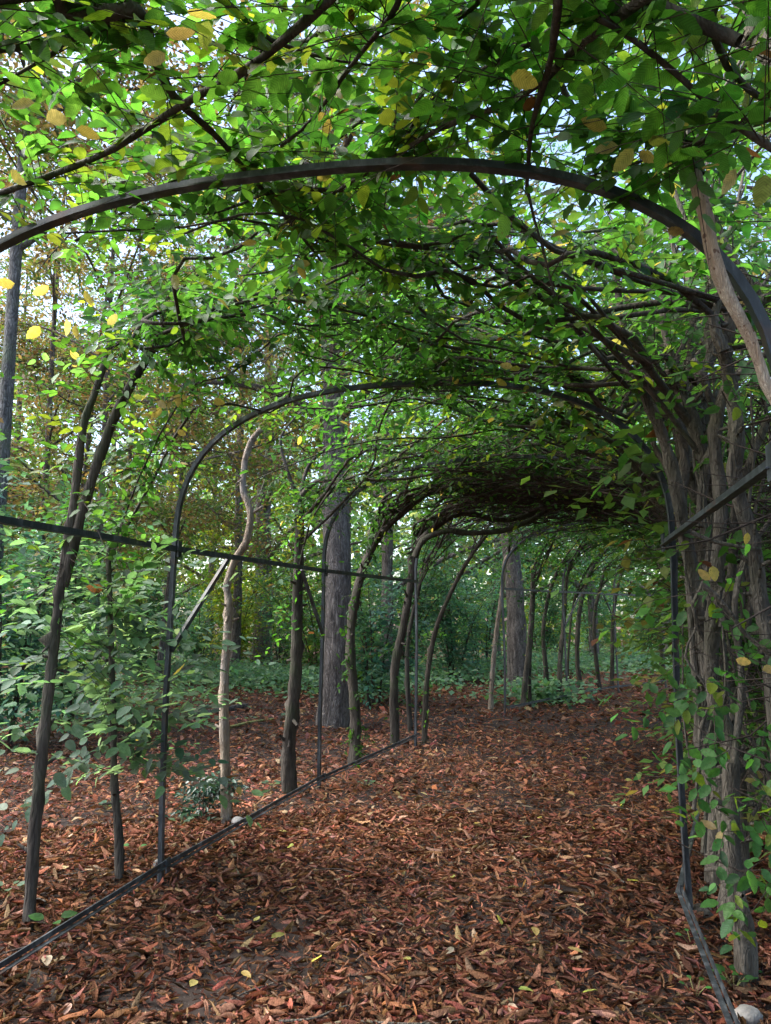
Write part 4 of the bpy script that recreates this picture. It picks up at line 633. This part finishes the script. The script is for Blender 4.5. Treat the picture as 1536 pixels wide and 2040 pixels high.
litter('distant_leaf_litter', 'rust brown leaf litter spreading under the hornbeams and out into the wood', [(6.4, 8.6, 1500, .028, .11, .05), (8.6, 11, 800, .03, .12, .05), (11, 17, 260, .05, .17, .06), (17, 27, 45, .14, .26, .06)], MIDT, 0)
# yellow autumn leaves hanging in the canopy
YELLOW = [(30, 560, 60), (95, 570, 75), (160, 582, 75), (300, 497, 55), (425, 590, 50), (470, 593, 48), (85, 648, 45), (120, 640, 45), (140, 650, 42), (215, 645, 34), (340, 62, 70), (405, 80, 60), (412, 40, 50), (330, 110, 55), (95, 240, 75), (150, 262, 80), (70, 208, 45), (20, 345, 50), (270, 790, 34), (310, 802, 36), (300, 790, 30), (395, 802, 34), (412, 800, 30), (335, 842, 24), (345, 860, 22), (290, 835, 24), (620, 530, 36), (600, 525, 34), (345, 545, 50), (510, 480, 50), (1010, 158, 60), (1215, 248, 70), (1250, 290, 55), (1290, 275, 55), (1235, 295, 50), (1270, 310, 45), (1400, 335, 45), (1470, 350, 70), (1525, 345, 60), (1130, 465, 40), (1325, 465, 36), (1025, 735, 36), (1040, 738, 34), (910, 770, 26), (985, 745, 30), (1160, 820, 36), (1190, 915, 26), (1205, 900, 28), (1215, 930, 28), (1228, 940, 26), (1240, 925, 26), (1200, 880, 26), (1212, 905, 30), (1190, 890, 24), (735, 968, 24), (700, 970, 22), (1420, 1125, 34), (1412, 1145, 34), (1490, 1060, 26), (1475, 1320, 34), (1520, 1330, 34), (1425, 1655, 34), (1440, 1650, 30), (640, 848, 26), (600, 865, 24)]
for px, py, sp_ in YELLOW:
    for _ in range(1):
        p = on_vault(px + rng.normal(0, 5), py + rng.normal(0, 5), .0) * .97 + CAM * .03; d = np.linalg.norm(p - CAM); cr = crL if px < 900 else crR; n_ = norm(CAM - p) + rng.normal(0, .45, 3); l_ = rng.normal(0, 1, 3) * [1, .4, .5] + [0, 0, -.4]
        PIECES.append((cr, np.array(cr.parent.location), p, leaf_frames(l_[None], n_[None])[0], min(sp_ * d / F * .85, .07), palette(1, [YL, (.36, .27, .12), (.33, .24, .13), (.25, .26, .07)], [4, 3, 2, 2], .12)[0]))
NM = []
for i, (V, Q) in enumerate(NEAR): me = mesh('dead_leaf', V, Q, True, None, V[:, :2] * [1, 1] + [0, .5]); me.materials.append(M['dead_piece']); NM.append(me)
def set_frame(o, pos, R_, size):
    m = Matrix.Identity(4)
    for i in range(3):
        for j in range(3): m[i][j] = float(R_[i][j] * size)
        m[i][3] = float(pos[i])
    o.matrix_basis = m
for p, R_, s_, c, t in cand:
    o = bpy.data.objects.new('dead_leaf', NM[t]); COL.objects.link(o); set_frame(o, p, R_, s_); o.color = (*c, 1); tag(o, 'curled rust brown dead leaf lying on top of the leaf litter', 'leaf', 'single dead leaves on the litter')
HM = []
def toothed(n=11):
    y = np.linspace(0, 1, n); w = .285 * np.sin(np.pi * np.clip(y, 0, 1) ** .82) ** .75 * (1 - .12 * y); w[0] = .0; w[-1] = 0; w[1:-1] *= 1 + .07 * np.where(np.arange(n - 2) % 2, 1, -1); mid = np.stack([y * 0, y, -.03 * np.sin(np.pi * y) - .06 * y ** 3], 1); rip = .006 * np.where(np.arange(n) % 2, 1, -1)
    Lf = np.stack([-w, y + .025, mid[:, 2] + .3 * w + rip], 1)[1:-1]; Rt = Lf * [-1, 1, 1]; V = np.vstack([mid, Lf, Rt]); F_ = []
    for k in range(n - 1):
        a, b = n + k - 1, n + k
        if 0 < k < n - 2: F_ += [[k, k + 1, b, a], [k + 1, k, a + n - 2, b + n - 2]]
        elif k == 0: F_ += [[0, 1, b, b], [1, 0, b + n - 2, b + n - 2]]
        else: F_ += [[k, k + 1, a, a], [k + 1, k, a + n - 2, a + n - 2]]
    q = [f for f in F_ if f[2] != f[3]]; t3_ = [f[:3] for f in F_ if f[2] == f[3]]; return V, [np.array(q), np.array(t3_)]
HI_V, HI_Fs = toothed()
for i in range(8):
    V = HI_V.copy(); r = np.random.default_rng(300 + i); V[:, 2] += r.normal(0, .14) * V[:, 1] ** 2 + r.normal(0, .012, len(V)); V[:, 0] *= r.uniform(.82, 1.15); V[:, 0] += r.normal(0, .05) * V[:, 1] ** 2; HM.append(mesh('leaf', V, HI_Fs, True, None, HI_V[:, :2]))
    HM[-1].materials.append(M['leaf_piece'])
YF = [(555, 1665), (573, 1697), (765, 1605), (838, 1590), (792, 1603), (950, 1628), (1245, 1560), (1255, 1578), (1315, 1585), (1160, 1520), (1165, 1502), (90, 1930), (138, 2028), (505, 1860), (1033, 1983), (1015, 2015), (1065, 1855), (1162, 1905), (1160, 1985), (1080, 1640), (1180, 1660), (900, 1760), (955, 1655), (540, 1895), (390, 1975), (1000, 1850), (905, 1900), (1250, 1770), (690, 1760), (1235, 1620), (820, 1930), (480, 1960), (640, 1930)]
for i, (px, py) in enumerate(YF):
    p = ground(px, py); p[2] = gz(p[0], p[1]) + .055; o = bpy.data.objects.new('fallen_leaf', HM[i % 8]); COL.objects.link(o); set_frame(o, p, random_frames(1, .18)[0], rng.uniform(.05, .085)); o.color = (*palette(1, [(.5, .42, .16), (.5, .4, .3), (.38, .4, .12)], [2, 1.5, 1])[0], 1); tag(o, 'pale yellow flat fallen leaf lying on the brown litter', 'leaf', 'yellow leaves on the litter')
# the largest leaves in view, each an object under its tree's foliage
for i, (par, o0, p, R_, s_, c) in enumerate(PIECES):
    o = bpy.data.objects.new('leaf', HM[i % 8]); COL.objects.link(o); o.parent = par; set_frame(o, p - o0, R_, s_); o.color = (*[float(x) for x in c], 1)
print('objects', len(bpy.data.objects), 'pieces', len(PIECES), 'tris', sum(len(m.loops) - 2 * len(m.polygons) for m in bpy.data.meshes))
